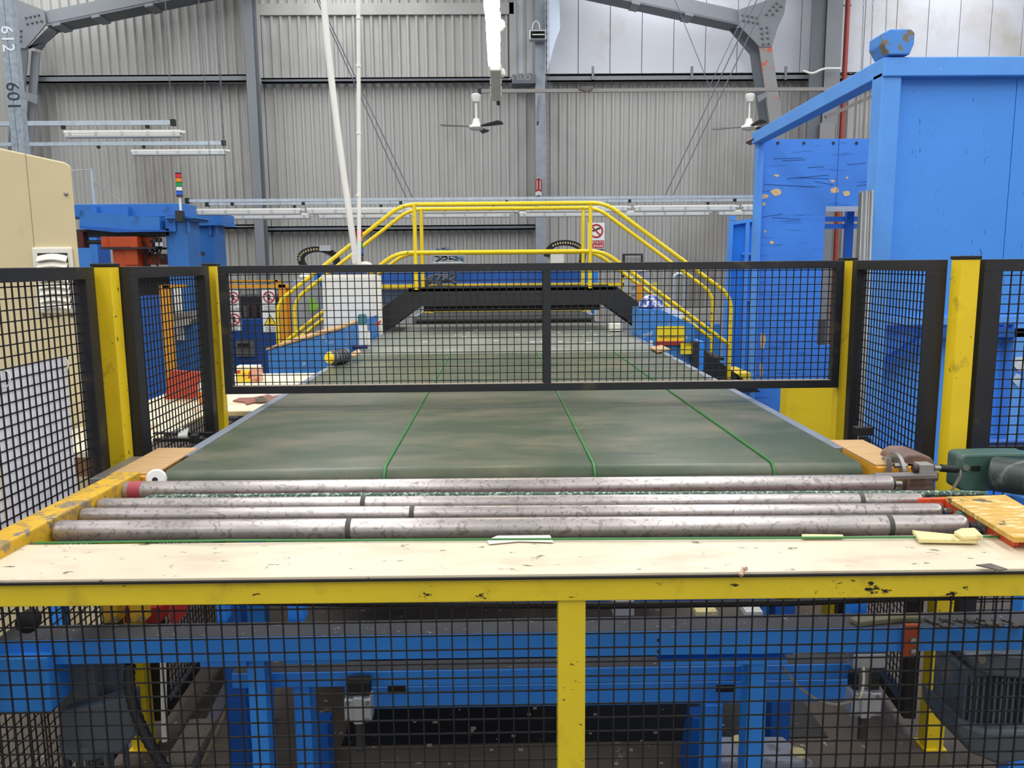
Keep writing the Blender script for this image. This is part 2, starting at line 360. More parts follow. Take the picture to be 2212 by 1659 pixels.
bolts(pf, [(1604+10*i, 32+2*i) for i in range(4)]+[(1606+10*i, 44+2*i) for i in range(4)]+[(1644, 61), (1656, 59), (1645, 72), (1657, 70), (1646, 83), (1658, 82), (1648, 95), (1660, 94), (1655, 31), (1662, 22), (1670, 14), (1677, 7), (1669, 31), (1678, 22), (1686, 14)], FY)
MB().slab([(1575, 63), (1600, 58), (1644, 100), (1640, 112), (1622, 118)], FY+0.35, 0.05).build('haunch', STEELG2, pf)
MB().slab([(1640, 100), (1667, 100), (1692, 272), (1664, 272)], FY+0.02, 0.04).build('leg_flange', PEEL, pf)
MB().slab([(1620, 115), (1640, 105), (1662, 280), (1643, 280)], FY+0.3, 0.03).build('leg_web', STEELG2, pf)
MB().slab([(1636, 207), (1656, 198), (1656, 209), (1638, 221)], FY+0.0, 0.02).build('splice_plate', STEELG, pf)
MB().slab([(1664, 272), (1692, 272), (1738, 782), (1708, 782)], FY+0.02, 0.3).build('leg_foot', STEELG, pf)
# lower column cladding on the tall column: worn primer
struct(MB().px(1771, 265, 1803, 320, WY-0.66, 0.03), 'trim_5', PEEL)
# side walls and roof with skylight strips (daylight enters there)
struct(MB().box(-16.2, -16, -14, 19.3, FZ, ROOF_Z), 'wall_left', WHITEP)
struct(MB().box(16, 16.2, -14, 19.3, FZ, ROOF_Z), 'wall_right', WHITEP)
edges = [-16.2]+[e for sx, sw in SKYLIGHTS for e in (sx-sw/2, sx+sw/2)]+[16.2]
cg = MB()
for i in range(0, len(edges), 2): cg.box(edges[i], edges[i+1], -14, 19.3, ROOF_Z, ROOF_Z+0.1)
cg.box(-16.2, 16.2, -14, -9.6, ROOF_Z, ROOF_Z+0.1); cg.box(-16.2, 16.2, 18.55, 19.3, ROOF_Z, ROOF_Z+0.1)
struct(cg, 'ceiling', CLAD)

# ------------------------------------------------------------------ overhead services
def wire(name, label, pts, r=0.006, mt=STEELG2, cat='cable', group=None):
    pts = [upto(pts[0], pts[1], ROOF_Z)]+list(pts[1:])
    return MB().tube(pts, r, 5).build(name, mt, label=label, cat=cat, group=group)
# numbered galvanised post
gp = thing('numbered_post', 'galvanised steel post stencilled 612 and 601 above the cream cabinet', 'post', gnd(at(35, 600, 8.0)))
a, b = at(8, 0, 8.0).x-0.0, at(34, 0, 8.0).x
xa = at(-6, 0, 8.0).x; xb = at(22, 0, 8.0).x
MB().box(xa, xb, 8.0, 8.1, FZ, 6).build('channel', mat('mottled_galvanised_post', '#97a3ad', 0.45, metal=0.3, var=0.25, scale=22), gp, bevel=0.004)
xm = (xa+xb)/2
MB().box(xm-0.002, xm+0.002, 7.998, 8.0, FZ, 6).build('seam', STEELG2, gp)
MB().text('612', 0.16, (xm, 7.997, at(15, 84, 8.0).z), xdir=(0, 0, -1), ydir=(1, 0, 0)).build('number', mat('white_stencil', '#eef3f8', 0.6, var=0.05), gp)
MB().text('601', 0.175, (xm, 7.997, at(25, 208, 8.0).z), xdir=(0, 0, -1), ydir=(1, 0, 0)).build('number', mat('dark_stencil', '#2b323c', 0.6, var=0.05), gp)

def batten(parent_name, label, cx, Y, z, length, group, lit=False, along='X', clips=5, hang=None):
    """sealed batten luminaire: white tray, diffuser, clips, end gland"""
    t = thing(parent_name, label, 'light', (cx, Y, z), group)
    h = length/2
    def bx(u0, u1, v0, v1, z0, z1):
        return MB().box(cx+u0, cx+u1, Y+v0, Y+v1, z+z0, z+z1) if along == 'X' else MB().box(cx+v0, cx+v1, Y+u0, Y+u1, z+z0, z+z1)
    bx(-h, h, -0.05, 0.05, 0.035, 0.075).build('tray', WHITE, t, bevel=0.006)
    bx(-h+0.01, h-0.01, -0.055, 0.055, -0.02, 0.035).build('diffuser', LAMP_ON if lit else LAMP_OFF, t, bevel=0.015)
    for k in range(clips):
        u = -h+0.09+(length-0.18)*k/(clips-1)
        bx(u-0.014, u+0.014, -0.062, 0.062, 0.012, 0.062).build('clip', ALU, t, bevel=0.004)
    e = bx(h, h+0.05, -0.015, 0.015, 0.04, 0.07).build('gland', WHITE, t)
    if hang:
        for u in (-h*0.6, h*0.6): MB().cyl((cx+u, Y, z+0.07), (cx+u, Y, hang), 0.004, 6).build('hanger_rod', STEELP, t)
    return t
def rail(name, label, pa, pb, group, hangers=(), h=0.06):
    t = thing(name, label, 'cable tray', pa)
    MB().bar(pa, pb, 0.05, h).build('channel', GALV, t)
    for e in (pa, pb):
        d = (V3(pb)-V3(pa)).normalized()*0.03
        MB().bar(V3(e)-d, V3(e)+d, 0.06, 0.085).build('end_cap', RUBBER, t)
    for u in hangers:
        q = lerp(V3(pa), V3(pb), u)
        MB().bar(q+Vector((0, 0, -0.03)), q+Vector((0, 0, -0.075)), 0.04, 0.05, (0, 1, 0)).build('hanger_clip', RUBBER, t)
    return t
def chain(name, label, top, bottom, group=None):
    """link chain: alternating oval links"""
    top, bottom = V3(top), V3(bottom); L = (bottom-top).length; n = max(4, int(L/0.075)); b = MB(); d = (bottom-top)/n
    for i in range(n):
        c = top+d*(i+0.5); e = Vector((1, 0, 0)) if i % 2 else Vector((0, 1, 0)); u = d.normalized()
        b.tube([c+e*0.011*math.cos(k*math.pi/3)+u*0.042*math.sin(k*math.pi/3) for k in range(6)], 0.0035, 3, closed=True)
    return b.build(name, STEELG2, label=label, cat='chain', group=group)
G_OFF = 'unlit batten lamps hanging under the cable trays'
# two trays over the cream cabinet
Y1, Y2 = 11.4, 13.9
p0, p1 = at(-60, 265, Y1), at(374, 265, Y1); p0.z = p1.z
rail('cable_tray', 'upper galvanised tray above the cream cabinet with one lamp beneath', p0, p1, None, (0.45, 0.87))
batten('batten_lamp', 'unlit white batten lamp under the upper of the two trays above the cream cabinet', at(267, 288, Y1).x, Y1, at(267, 288, Y1).z-0.04, 1.57, G_OFF, hang=p0.z)
q0, q1 = at(-60, 309, Y2), at(483, 309, Y2); q0.z = q1.z
rail('cable_tray', 'lower galvanised tray above the cream cabinet ending nearest the wall column', q0, q1, None, (0.2, 0.5, 0.68))
batten('batten_lamp', 'unlit white batten lamp under the lower of the two trays above the cream cabinet', at(388, 328, Y2).x, Y2, at(388, 328, Y2).z-0.04, 1.57, G_OFF, hang=q0.z)
for (xt, xb, yb, yy, lb) in ((358, 371, 258, Y1, 'thin chain holding the end of the upper tray above the cream cabinet'), (474, 482, 300, Y2, 'thin chain holding the end of the lower tray above the cream cabinet')):
    chain('hanging_chain', lb, at(xt, 0, yy)+Vector((0, 0, 0.6)), at(xb, yb, yy))
# long trays over the bridge: two parallel runs
Y3, Y4 = 12.6, 14.2
r0, r1 = at(405, 434, Y3), at(2300, 434, Y3); r1.z = r0.z
rail('cable_tray', 'long galvanised tray crossing above the yellow stair bridge, the upper run', r0, r1, None, (0.05, 0.13, 0.24, 0.36, 0.5, 0.62), 0.042)
s0, s1 = at(448, 441, Y4), at(2300, 441, Y4); s1.z = s0.z
rail('cable_tray', 'long galvanised tray crossing above the yellow stair bridge, the lower run behind', s0, s1, None, (0.1, 0.2, 0.33, 0.46, 0.58), 0.038)
zb3 = at(1000, 458, Y3).z; x = at(425, 452, Y3).x; nth = ['first', 'second', 'third', 'fourth', 'fifth', 'sixth', 'seventh', 'eighth']
for k in range(6):
    batten('batten_lamp', 'unlit batten lamp under the upper bridge tray, %s from the numbered post side' % nth[k], x+0.8, Y3, zb3, 1.57, G_OFF, hang=r0.z); x += 1.66
zb4 = at(1000, 468, Y4).z; x = at(470, 468, Y4).x
for k in range(6):
    batten('batten_lamp', 'unlit batten lamp under the lower bridge tray, %s from the numbered post side' % nth[k], x+0.8, Y4, zb4, 1.57, G_OFF, hang=s0.z); x += 1.72
for xt, xb, yt in ((428, 460, 0), (463, 492, 0)):
    chain('hanging_chain', 'chain of the bridge trays %s' % ('nearer the numbered post' if xt < 450 else 'just beside the wall column'), at(xt, yt, Y3)+Vector((0, 0, 0.6)), at(xb, 428, Y3))
wire('suspension_cable', 'thin steel cable slanting to the bridge tray, the lower of the pair by the conduits', [at(680, -10, Y3), at(878, 428, Y3)], 0.009)
wire('suspension_cable', 'thin steel cable slanting to the bridge tray, the upper of the pair by the conduits', [at(684, -10, Y3+0.4), at(893, 430, Y3+0.4)], 0.009)
wire('suspension_cable', 'steel cable slanting from the roof knee to the bridge tray, the longer one', [at(1644, -20, Y3), at(1437, 421, Y3)], 0.009)
wire('suspension_cable', 'steel cable slanting from the roof knee to the bridge tray, the shorter one', [at(1660, -10, Y3+0.3), at(1454, 421, Y3+0.3)], 0.009)
# tube lamps in line with the conveyor
zt = 3.5
for k, (ya, lit, lb) in enumerate(((4.85, True, 'lit white batten lamp cut by the top edge, nearest in the lamp row'), (6.45, True, 'glaring lit batten lamp hanging end-on over the conveyor'), (8.08, False, 'unlit grey batten lamp behind the glaring one over the conveyor'))):
    cxl = at(1066 if k == 1 else (1061 if k == 0 else 1071), 85 if k == 1 else (10 if k == 0 else 180), ya+0.77).x
    t = batten('batten_lamp', lb, cxl, ya+0.77, zt, 1.5, 'batten lamps in line above the conveyor', lit, 'Y')
    MB().tube([(cxl+0.03, ya+0.35, zt+0.07), (cxl+0.03, ya+0.35, ROOF_Z+0.05)], 0.004, 5).build('hanging_rod', STEELP, t)
    MB().lathe([(0.02, 0), (0.035, 0.02), (0.03, 0.07), (0.01, 0.085)], (cxl+0.065, ya+0.35, zt-0.01)).build('cable_gland', WHITE, t, True)
    if k == 2: MB().cyl((cxl+0.02, ya+1.52, zt-0.0), (cxl+0.025, ya+1.66, zt-0.02), 0.02, 10).build('connector', RUBBER, t)
# fan rail and ceiling fans
FYN = 15.0
a, b = at(1036, 197, FYN), at(1905, 197, FYN); b.z = a.z
fr = rail('fan_rail', 'grey suspended rail in front of the wall carrying two ceiling fans', a, b, None)
fr['category'] = 'rail'
fr.children[0].data.materials[0] = mat('brown_grey_rail', '#8a8681', 0.5, var=0.08)
MB().slab([(1250, 191), (1262, 186), (1283, 186), (1281, 191), (1268, 199), (1262, 196)], FYN-0.06, 0.05).build('rag', mat('grey_rag', '#6b6660', 0.9), label='crumpled grey rag caught on the fan rail', cat='rag')
def fan(label, px, angs):
    top = at(px, 205, FYN); hub = at(px, 270, FYN); t = thing('ceiling_fan', label, 'fan', (top.x, FYN, hub.z), 'ceiling fans')
    x, z = top.x, hub.z
    MB().lathe([(0.055, -0.09), (0.085, 0.0), (0.085, 0.03), (0.06, 0.05)], (x, FYN, top.z-0.03), n=18).build('canopy', WHITE, t, True)
    MB().cyl((x, FYN, top.z-0.1), (x, FYN, z+0.06), 0.016, 10).build('rod', WHITE, t, True)
    MB().lathe([(0.05, 0.14), (0.075, 0.04), (0.13, 0.02), (0.14, -0.02), (0.1, -0.055), (0.03, -0.07)], (x, FYN, z-0.03), n=20).build('motor', WHITE, t, True)
    for a in angs:
        u = Vector((math.cos(a), math.sin(a), 0)); w = Vector((-math.sin(a), math.cos(a), -0.35)).normalized()
        b = MB(); o = Vector((x, FYN, z-0.035))
        b.prism([o+u*0.13-w*0.03, o+u*0.62-w*0.075, o+u*0.66-w*0.02, o+u*0.62+w*0.07, o+u*0.13+w*0.03], (0, 0, 0.012))
        b.build('blade', mat('dark_fan_blade', '#4b4a48', 0.5) if 'dark_fan_blade' not in bpy.data.materials else bpy.data.materials['dark_fan_blade'], t)
fan('white ceiling fan with dark blades near the lit batten lamp', 1028, (math.radians(195), math.radians(75), math.radians(-45)))
fan('white ceiling fan half hidden behind the corner of the blue enclosure', 1620, (math.radians(157), math.radians(37), math.radians(-83)))
wire('suspension_cable', 'thin cable down to the fan rail from the roof frame, slanting rightwards', [at(1458, 0, FYN), at(1532, 186, FYN), ], 0.007)
wire('suspension_cable', 'thin cable down to the fan rail from the roof knee, slanting leftwards', [at(1622, 0, FYN), at(1533, 186, FYN)], 0.007)
MB().slab([(1164, 205), (1171, 205), (1165, 262), (1161, 262)], WY-1.4, 0.5).build('strut', STEELG, fr)
# emergency lamp with its loop of cable
ef = thing('emergency_lamp', 'square mirrored emergency lamp with a cable loop on the column', 'lamp', at(1161, 86, WY-0.75))
MB().px(1143, 63, 1180, 86, WY-0.75, 0.2).build('housing', ALU, ef, bevel=0.02)
MB().px(1147, 67, 1177, 82, WY-0.78, 0.04).build('mirror', mat('mirror_reflector', '#55564f', 0.08, metal=1.0, var=0.5, scale=9), ef)
MB().px(1150, 73.5, 1176, 75.5, WY-0.82, 0.03).build('tube', WHITE, ef)
MB().tube([at(1158+8*math.cos(u), 63-11*math.sin(u)*1.6, WY-0.7) for u in [math.pi*k/12 for k in range(13)]], 0.012, 6).build('cable_loop', WHITE, ef, True)
# red hose-reel sign folded to a V
hs = thing('fire_hose_sign', 'small red and white V-shaped fire sign on the galvanised column', 'sign', at(1163, 424, WY-0.7))
for s_, xo in ((-1, 1157), (1, 1170)):
    p = [at(1163.5, 385, WY-0.72), at(xo, 388, WY-0.55), at(xo, 424, WY-0.55), at(1163.5, 421, WY-0.72)]
    MB().prism(p, (0, 0.012, 0)).build('face', SIGNR, hs)
    p = [at(1163.5, 412, WY-0.735), at(xo, 415, WY-0.565), at(xo, 424, WY-0.565), at(1163.5, 421, WY-0.735)]
    MB().prism(p, (0, 0.012, 0)).build('foot_band', SIGNW, hs)
    p = [lerp(at(1163.5, 388, WY-0.735), at(xo, 391, WY-0.565), t_) for t_ in (0.35, 0.65)]+[lerp(at(1163.5, 408, WY-0.735), at(xo, 411, WY-0.565), t_) for t_ in (0.65, 0.35)]
    MB().prism(p, (0, 0.01, 0)).build('print', SIGNW, hs)
# white sheet hanging loose from the wall top, and chains beside it
MB().slab([(1184, -10), (1208, -10), (1210, 62), (1199, 92), (1186, 140), (1183, 156), (1183, 80)], WY-0.75, 0.012).build('loose_sheet', mat('pale_translucent_sheet', '#d6e2f2', 0.4, var=0.04, scale=2, stretch=(6, 1, 0.2)), label='pale loose wall sheet hanging down in a point beside the chains', cat='sheet')
chain('hanging_chain', 'chain running down beside the loose pale wall sheet', at(1179.5, -5, WY-0.8), at(1183, 428, WY-0.8))
chain('hanging_chain', 'thinner chain hanging past the pointed tip of the loose pale wall sheet', at(1185, -5, WY-0.85), at(1187, 428, WY-0.85))
# red riser pipe
rp = thing('riser_pipe', 'dull red riser pipe on the wall behind the blue enclosure', 'pipe', gnd(at(1812, 600, WY-0.3)))
xp = at(1832, 0, WY-0.3).x
MB().cyl((xp, WY-0.3, FZ), (xp, WY-0.3, ROOF_Z-0.05), 0.055, 12).build('pipe', mat('dull_red_pipe', '#a8483f', 0.5, var=0.12), rp, True)
for y in (12, 240): MB().bar((xp-0.3, WY-0.3, at(1832, y, WY-0.3).z), (xp+0.08, WY-0.3, at(1832, y, WY-0.3).z), 0.03, 0.03).build('bracket', STEELG2, rp)
MB().tube(fillet([at(1735, 153, WY-0.8), at(1755, 160, WY-0.8), at(1778, 148, WY-0.8), at(1816, 148, WY-0.8)], 0.2), 0.025, 8).build('pipe_run', WHITE, label='bent white conduit strapped across the tall grey column', cat='pipe', smooth=True)
for xa_, nm in ((1866, 'closest to the red riser pipe'), (1886, 'middle one of the three above the blue enclosure'), (1916, 'closest to the blue corner cap')):
    chain('hanging_chain', 'dark hanging chain over the blue enclosure, %s' % nm, at(xa_, -10, 13), at(xa_-12, 330, 13))
MB().bar(at(1783, 253, FYN), at(1895, 203, FYN), 0.06, 0.06).build('strut', mat('dull_brown_steel', '#7a7470', 0.5), fr)
# two white conduits dropping to the white cabinet
wc = thing('conduit', 'thick white conduit leaning down to the white cabinet', 'pipe', at(770, 590, 9.1))
path = bez([at(698, -20, 9.1), at(708, 140, 9.1), at(742, 380, 9.1), at(769, 560, 9.1)], 20)
MB().tube([upto(path[0], path[2], ROOF_Z)]+path, 0.036, 12).build('pipe', WHITE, wc, True)
MB().tube([at(767, 548, 9.1), at(771, 568, 9.1)], 0.05, 12).build('socket', WHITE, wc, True)
MB().tube(bez([at(771, 566, 9.1), at(776, 585, 9.1), at(790, 560, 9.1), at(803, 582, 9.1)], 14), 0.04, 12).build('flexible_elbow', VENTM, wc, True)
wc = thing('conduit', 'thin straight white conduit beside the leaning one', 'pipe', at(776, 590, 9.0))
MB().tube([upto(at(774, -20, 9.0), at(776, 575, 9.0), ROOF_Z), at(776, 575, 9.0)], 0.022, 10).build('pipe', WHITE, wc, True)
for y in (37, 140, 285, 420): MB().tube([at(774.5, y, 9.0), at(774.6, y+5, 9.0)], 0.029, 10).build('coupling', WHITE, wc, True)
# no-smoking sign on the wall
ns = thing('no_smoking_sign', 'white no smoking sign with red text on the corrugated wall', 'sign', at(1288, 538, WY-0.12))
SY = WY-0.1
MB().px(1269, 481, 1306, 538, SY, 0.02).build('plate', SIGNW, ns)
cc = at(1288, 499, SY-0.004)
ring = [(0.155, 0), (0.155, 0.006), (0.118, 0.006), (0.118, 0)]
def ringmesh(c, ro, ri, d=0.004, n=28):
    b = MB(); vs = []; fs = []
    for k in range(n):
        u = 2*math.pi*k/n; cx_, cz_ = math.cos(u), math.sin(u)
        vs += [(c.x+ro*cx_, c.y, c.z+ro*cz_), (c.x+ri*cx_, c.y, c.z+ri*cz_), (c.x+ro*cx_, c.y-d, c.z+ro*cz_), (c.x+ri*cx_, c.y-d, c.z+ri*cz_)]
    for k in range(n):
        a_, b_ = 4*k, 4*((k+1) % n)
        fs += [[a_+2, b_+2, b_+3, a_+3], [a_, b_, b_+2, a_+2], [a_+1, a_+3, b_+3, b_+1]]
    return b.add(vs, fs)
ringmesh(cc, 0.16, 0.122).build('prohibition_ring', SIGNR, ns)
MB().bar(cc+Vector((-0.09, -0.004, 0.0)), cc+Vector((0.09, -0.004, 0.07)), 0.004, 0.035, (0, 0, 1)).build('cigarette', SIGNK, ns)
MB().bar(cc+Vector((-0.1, -0.008, 0.1)), cc+Vector((0.1, -0.008, -0.1)), 0.004, 0.03, (0, 0, 1)).build('prohibition_bar', SIGNR, ns)
MB().px(1271, 519, 1305, 536.5, SY-0.004, 0.004).build('red_band', SIGNR, ns)
MB().text('VIETATO', 0.088, at(1288.5, 523.8, SY-0.006)).text('FUMARE', 0.088, at(1289, 532, SY-0.006)).build('lettering', SIGNW, ns)
# ================================================================== belt conveyor
BZ = 0.88
bx0, bx1 = -1.30, 1.40
bc = thing('belt_conveyor', 'wide green belt conveyor running under the black gate', 'conveyor', (0.05, 3.1, FZ))
def belt_loop(x0, x1, y0, y1, ztop, r):
    """belt wrapped round its nose: profile in YZ, swept along X"""
    prof = [(y1, ztop)]
    n = 10; yy = y0+r
    for k in range(n+1):
        a = math.pi/2+math.pi*k/n; prof.append((yy+r*math.cos(a), ztop-r+r*math.sin(a)))
    prof.append((y1, ztop-2*r)); m_ = len(prof); b = MB()
    return b.add([(x0, y, z) for y, z in prof]+[(x1, y, z) for y, z in prof], [[i, i+1, m_+i+1, m_+i] for i in range(m_-1)]+[list(range(m_-1, -1, -1)), list(range(m_, 2*m_))])
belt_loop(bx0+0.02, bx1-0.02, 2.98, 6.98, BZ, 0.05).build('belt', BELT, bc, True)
# narrow welded joint across the belt
MB().box(bx0+0.02, bx1-0.02, 4.28, 4.36, BZ, BZ+0.0012).build('belt_joint', mat('belt_joint', '#4a5248', 0.4, var=0.05), bc)
for s_, xa, xb in ((-1, bx0-0.025, bx0+0.02), (1, bx1-0.02, bx1+0.025)):
    MB().box(xa, xb, 3.25, 6.98, BZ-0.14, BZ+0.004).build('side_rim', ALUR, bc, bevel=0.003)
MB().box(bx0+0.03, bx1-0.03, 3.25, 6.98, BZ-0.13, BZ-0.103).build('slider_bed', BLUE_D, bc)
for x in (bx0+0.1, bx1-0.18):
    for y in (3.6, 6.4): MB().box(x, x+0.08, y, y+0.08, FZ, BZ-0.13).build('leg', BLUE_M, bc)
# endless green cords lying on the belt
for px0, py0, px1, py1 in ((924, 848, 840, 994), (1205, 848, 1274, 985), (1449, 846, 1658, 992)):
    A0, B0 = at(px0, py0, Z=BZ+0.004), at(px1, py1, Z=BZ+0.004); d = (B0-A0); far = A0-d*((6.98-A0.y)/(-d.y)) if abs(d.y) > 1e-6 else A0
    t_ = (6.96-A0.y)/d.y; far = A0+d*t_; far.z = BZ+0.004
    near = A0+d*((3.04-A0.y)/d.y); near.z = BZ+0.004
    path = [far, near]
    for k in range(1, 7):
        a = math.pi/2+math.pi*0.55*k/6; path.append(Vector((near.x, 3.03+0.055*math.cos(a), BZ-0.05+0.055*math.sin(a))))
    MB().tube(path, 0.0058, 8).build('drive_cord', GREENC, bc, True)
# plywood-topped end blocks
for xa, xb, lab in ((-1.46, bx0-0.012, None), (bx1+0.012, 1.555, None)):
    eb = MB().box(xa, xb, 2.93, 3.36, BZ-0.13, BZ+0.0).build('end_block', mat('amber_block_paint', '#d79a2b', 0.55, var=0.1) if xa < 0 else bpy.data.materials['amber_block_paint'], bc, bevel=0.004)
    MB().box(xa, xb+(0.02 if xa < 0 else 0), 2.95, 3.38, BZ, BZ+0.006).build('plywood_top', PLY, eb)
MB().box(-1.54, -1.48, 2.95, 3.3, BZ-0.06, BZ-0.01).build('hinge_plate', STEELP, bc, bevel=0.004)
for x in (-1.40, 1.66):
    q = MB().box(x-0.05 if x > 0 else x-0.0, x+0.03, 3.57, 3.61, BZ-0.02, BZ+0.02); q.box(x-0.02, x+0.02, 3.56, 3.61, BZ-0.12, BZ-0.03); q.build('black_stop', RUBBER, bc, bevel=0.004)
MB().box(1.43, 1.75, 3.4, 3.7, BZ-0.16, BZ-0.12).build('stop_bracket', mat('dusty_bracket', '#8d857c', 0.7), bc)
# second belt section, beyond the joint
b2 = thing('belt_conveyor', 'far grey belt conveyor section beyond the joint, speckled with white scraps', 'conveyor', (0.05, 7.1, FZ))
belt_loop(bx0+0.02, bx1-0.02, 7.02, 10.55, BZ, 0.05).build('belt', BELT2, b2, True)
for xa, xb in ((bx0-0.025, bx0+0.02), (bx1-0.02, bx1+0.025)):
    MB().box(xa, xb, 7.03, 10.5, BZ-0.14, BZ+0.004).build('side_rim', ALUR, b2, bevel=0.003)
MB().box(bx0+0.03, bx1-0.03, 7.1, 10.5, BZ-0.13, BZ-0.103).build('slider_bed', BLUE_D, b2)
for x in (bx0+0.1, bx1-0.18):
    for y in (7.4, 10.1): MB().box(x, x+0.08, y, y+0.08, FZ, BZ-0.13).build('leg', BLUE_M, b2)
rnd = random.Random(3); sm = MB()
for k in range(26):
    x, y = at(rnd.uniform(900, 1330), rnd.uniform(712, 742), Z=BZ).xy; a = rnd.uniform(0, 3); l = rnd.uniform(0.008, 0.03)
    sm.box(x-l, x+l, y-0.012, y+0.012, BZ, BZ+0.003)
sm.build('paper_scrap', WHITE, b2, kind='stuff')
# third: dark belt beyond the bridge
b3 = thing('belt_conveyor', 'black belt conveyor beyond the stair bridge platform', 'conveyor', (0.05, 10.7, FZ))
belt_loop(-1.1, 1.2, 10.62, 14.0, 0.96, 0.06).build('belt', BELTK, b3, True)
for xa, xb in ((-1.16, -1.1), (1.2, 1.26)): MB().box(xa, xb, 10.7, 14.0, 0.82, 0.965).build('side_rim', ALUR, b3)
for x in (-1.1, 1.1):
    for y in (11, 13.6): MB().box(x, x+0.08, y, y+0.08, FZ, 0.82).build('leg', BLUE_M, b3)

# ================================================================== gear motor on the belt end
gm = thing('gear_motor', 'rusty brown gear motor with flange disc at the belt end', 'motor', (1.6, 2.98, 0.6))
MB().prism([at(1898, 982, 3.25), at(1915, 990, 2.92), at(1915, 1064, 2.92), at(1898, 1040, 3.25)], (0.02, 0, 0)).build('mounting_plate', STEELP, gm)
fc = at(1928, 1024, 2.98)
MB().lathe([(0.04, 0), (0.085, 0), (0.085, 0.014), (0.05, 0.022), (0.05, 0.05)], fc, (1, 0, 0), 32).build('flange_disc', STEELP, gm, True)
for k in range(4):
    a = math.pi/4+k*math.pi/2; MB().cyl(fc+Vector((-0.02, 0.065*math.cos(a), 0.065*math.sin(a))), fc+Vector((0.028, 0.065*math.cos(a), 0.065*math.sin(a))), 0.01, 6).build('bolt', STEELP, gm)
MB().slab([(1940, 1062), (2022, 1062), (2022, 1004), (2012, 988), (1990, 982), (1962, 982), (1946, 992), (1940, 1006)], 2.95, 0.16).build('gearbox_housing', BROWNM, gm, bevel=0.008)
MB().px(1966, 1028, 2014, 1066, 2.87, 0.09).build('terminal_box', BROWNM, gm, bevel=0.004)
for y in (1042, 1054): MB().px(1967, y, 2013, y+1.5, 2.867, 0.004).build('rib_line', STEELP, gm)
MB().px(2013, 1022, 2029, 1040, 2.9, 0.08).build('lug', BROWNM, gm, bevel=0.006)
MB().px(1945, 1040, 1964, 1064, 2.95, 0.05).build('dark_coupling', DARK, gm)
# proximity sensor on its arm
ps = thing('proximity_sensor', 'grey sensor block with black plug on a flat steel arm', 'sensor', at(2010, 1030, 2.84))
MB().bar(at(1893, 1029, 2.83), at(2018, 1026, 2.83), 0.05, 0.012).build('arm', STEELP, ps)
MB().px(1988, 1004, 2018, 1026, 2.83, 0.05).build('block', mat('grey_sensor_plastic', '#8d8a86', 0.5), ps, bevel=0.003)
MB().tube([at(1972, 1012, 2.85), at(1990, 1012, 2.85)], 0.014, 12).build('nose', mat('dark_sensor_nose', '#3a2a28', 0.5), ps, True)
MB().tube([at(2018, 1011, 2.85), at(2034, 1011, 2.85)], 0.009, 10).build('thread', STEELP, ps, True)
MB().tube([at(2032, 1011, 2.85), at(2066, 1014, 2.85), at(2071, 1014, 2.85)], [0.014, 0.014, 0.009], 12).build('plug', RUBBER, ps, True)
MB().tube(bez([at(2071, 1014, 2.85), at(2082, 1030, 2.85), at(2060, 1045, 2.88), at(2050, 1075, 2.9)], 14), 0.005, 8).build('cable', mat('grey_cable', '#b5ad9a', 0.6), ps, True)

# ================================================================== roller table
rt = thing('roller_table', 'steel roller table between the cream board and the green belt', 'roller conveyor', (0.02, 2.5, 0.5))
RZ = 0.86
ROLL_ = [(2.372, 2.315, 0.033, (752, 1912)), (2.522, 2.455, 0.026, (890,)), (2.63, 2.573, 0.026, (785, 1850)), (2.81, 2.776, 0.034, ())]
XL, XR = -1.345, 1.385
for k, (yl, yr, r, bands) in enumerate(ROLL_):
    a, b = Vector((XL, yl, RZ)), Vector((XR, yr, RZ))
    ro = MB().tube([a, lerp(a, b, 0.004), lerp(a, b, 0.996), b], [r*0.9, r, r, r*0.9], 28).build('roller', STEEL, rt, True)
    d = (b-a).normalized()
    MB().tube([a-d*0.035, b+d*0.04], 0.01, 10).build('axle', STEELP, ro, True)
    MB().tube([b, b+d*0.012], r*0.62, 24).build('end_ring', DARK, ro, True)
    for bp in bands:
        q = at(bp, 1100, Y=(yl+yr)/2); t_ = (q.x-XL)/(XR-XL); c = lerp(a, b, t_)
        MB().tube([c-d*0.008, c+d*0.008], r*1.015, 28).build('grip_band', mat('dark_grip_band', '#4e4944', 0.7) if 'dark_grip_band' not in bpy.data.materials else bpy.data.materials['dark_grip_band'], ro, True)
    if k == 3:
        c = lerp(a, b, 0.0165); MB().tube([c-d*0.022, c+d*0.022], r*1.012, 28).build('red_tape', mat('red_tape', '#a9434c', 0.55, var=0.12, scale=12), ro, True)
# textured belt strip crossing between the rollers
MB().tube([at(2130, 1066, Z=RZ+0.01), at(2080, 1066, Z=RZ+0.012), at(700, 1071, Z=RZ+0.005), at(330, 1075, Z=RZ+0.005), at(305, 1082, Z=RZ-0.01)], [0.008, 0.011, 0.011, 0.011, 0.008], 8).build('textured_strip', ROPE, rt, True)
MB().bar(at(420, 1085, Z=RZ-0.02), at(1995, 1074, Z=RZ-0.02), 0.012, 0.02).build('red_cross_bar', REDP, rt)
# side frame near the wire panel with white papers
sf = MB()
sf.prism([(-1.465, 2.0, 0.80), (-1.372, 2.0, 0.80), (-1.372, 2.0, 0.9), (-1.465, 2.0, 0.9)], (0.035, 0.93, 0))
sf.build('side_frame', YELW, rt, bevel=0.006)
MB().lathe([(0.03, 0), (0.036, 0.012), (0.03, 0.02)], at(338, 1034, Y=2.87), (0.4, -1, 0.2), 20).build('white_disc', WHITE, rt, True)
MB().lathe([(0.01, 0.018), (0.01, 0.024)], at(335, 1036, Y=2.87), (0.4, -1, 0.2), 12).build('disc_bolt', RUBBER, rt, True)
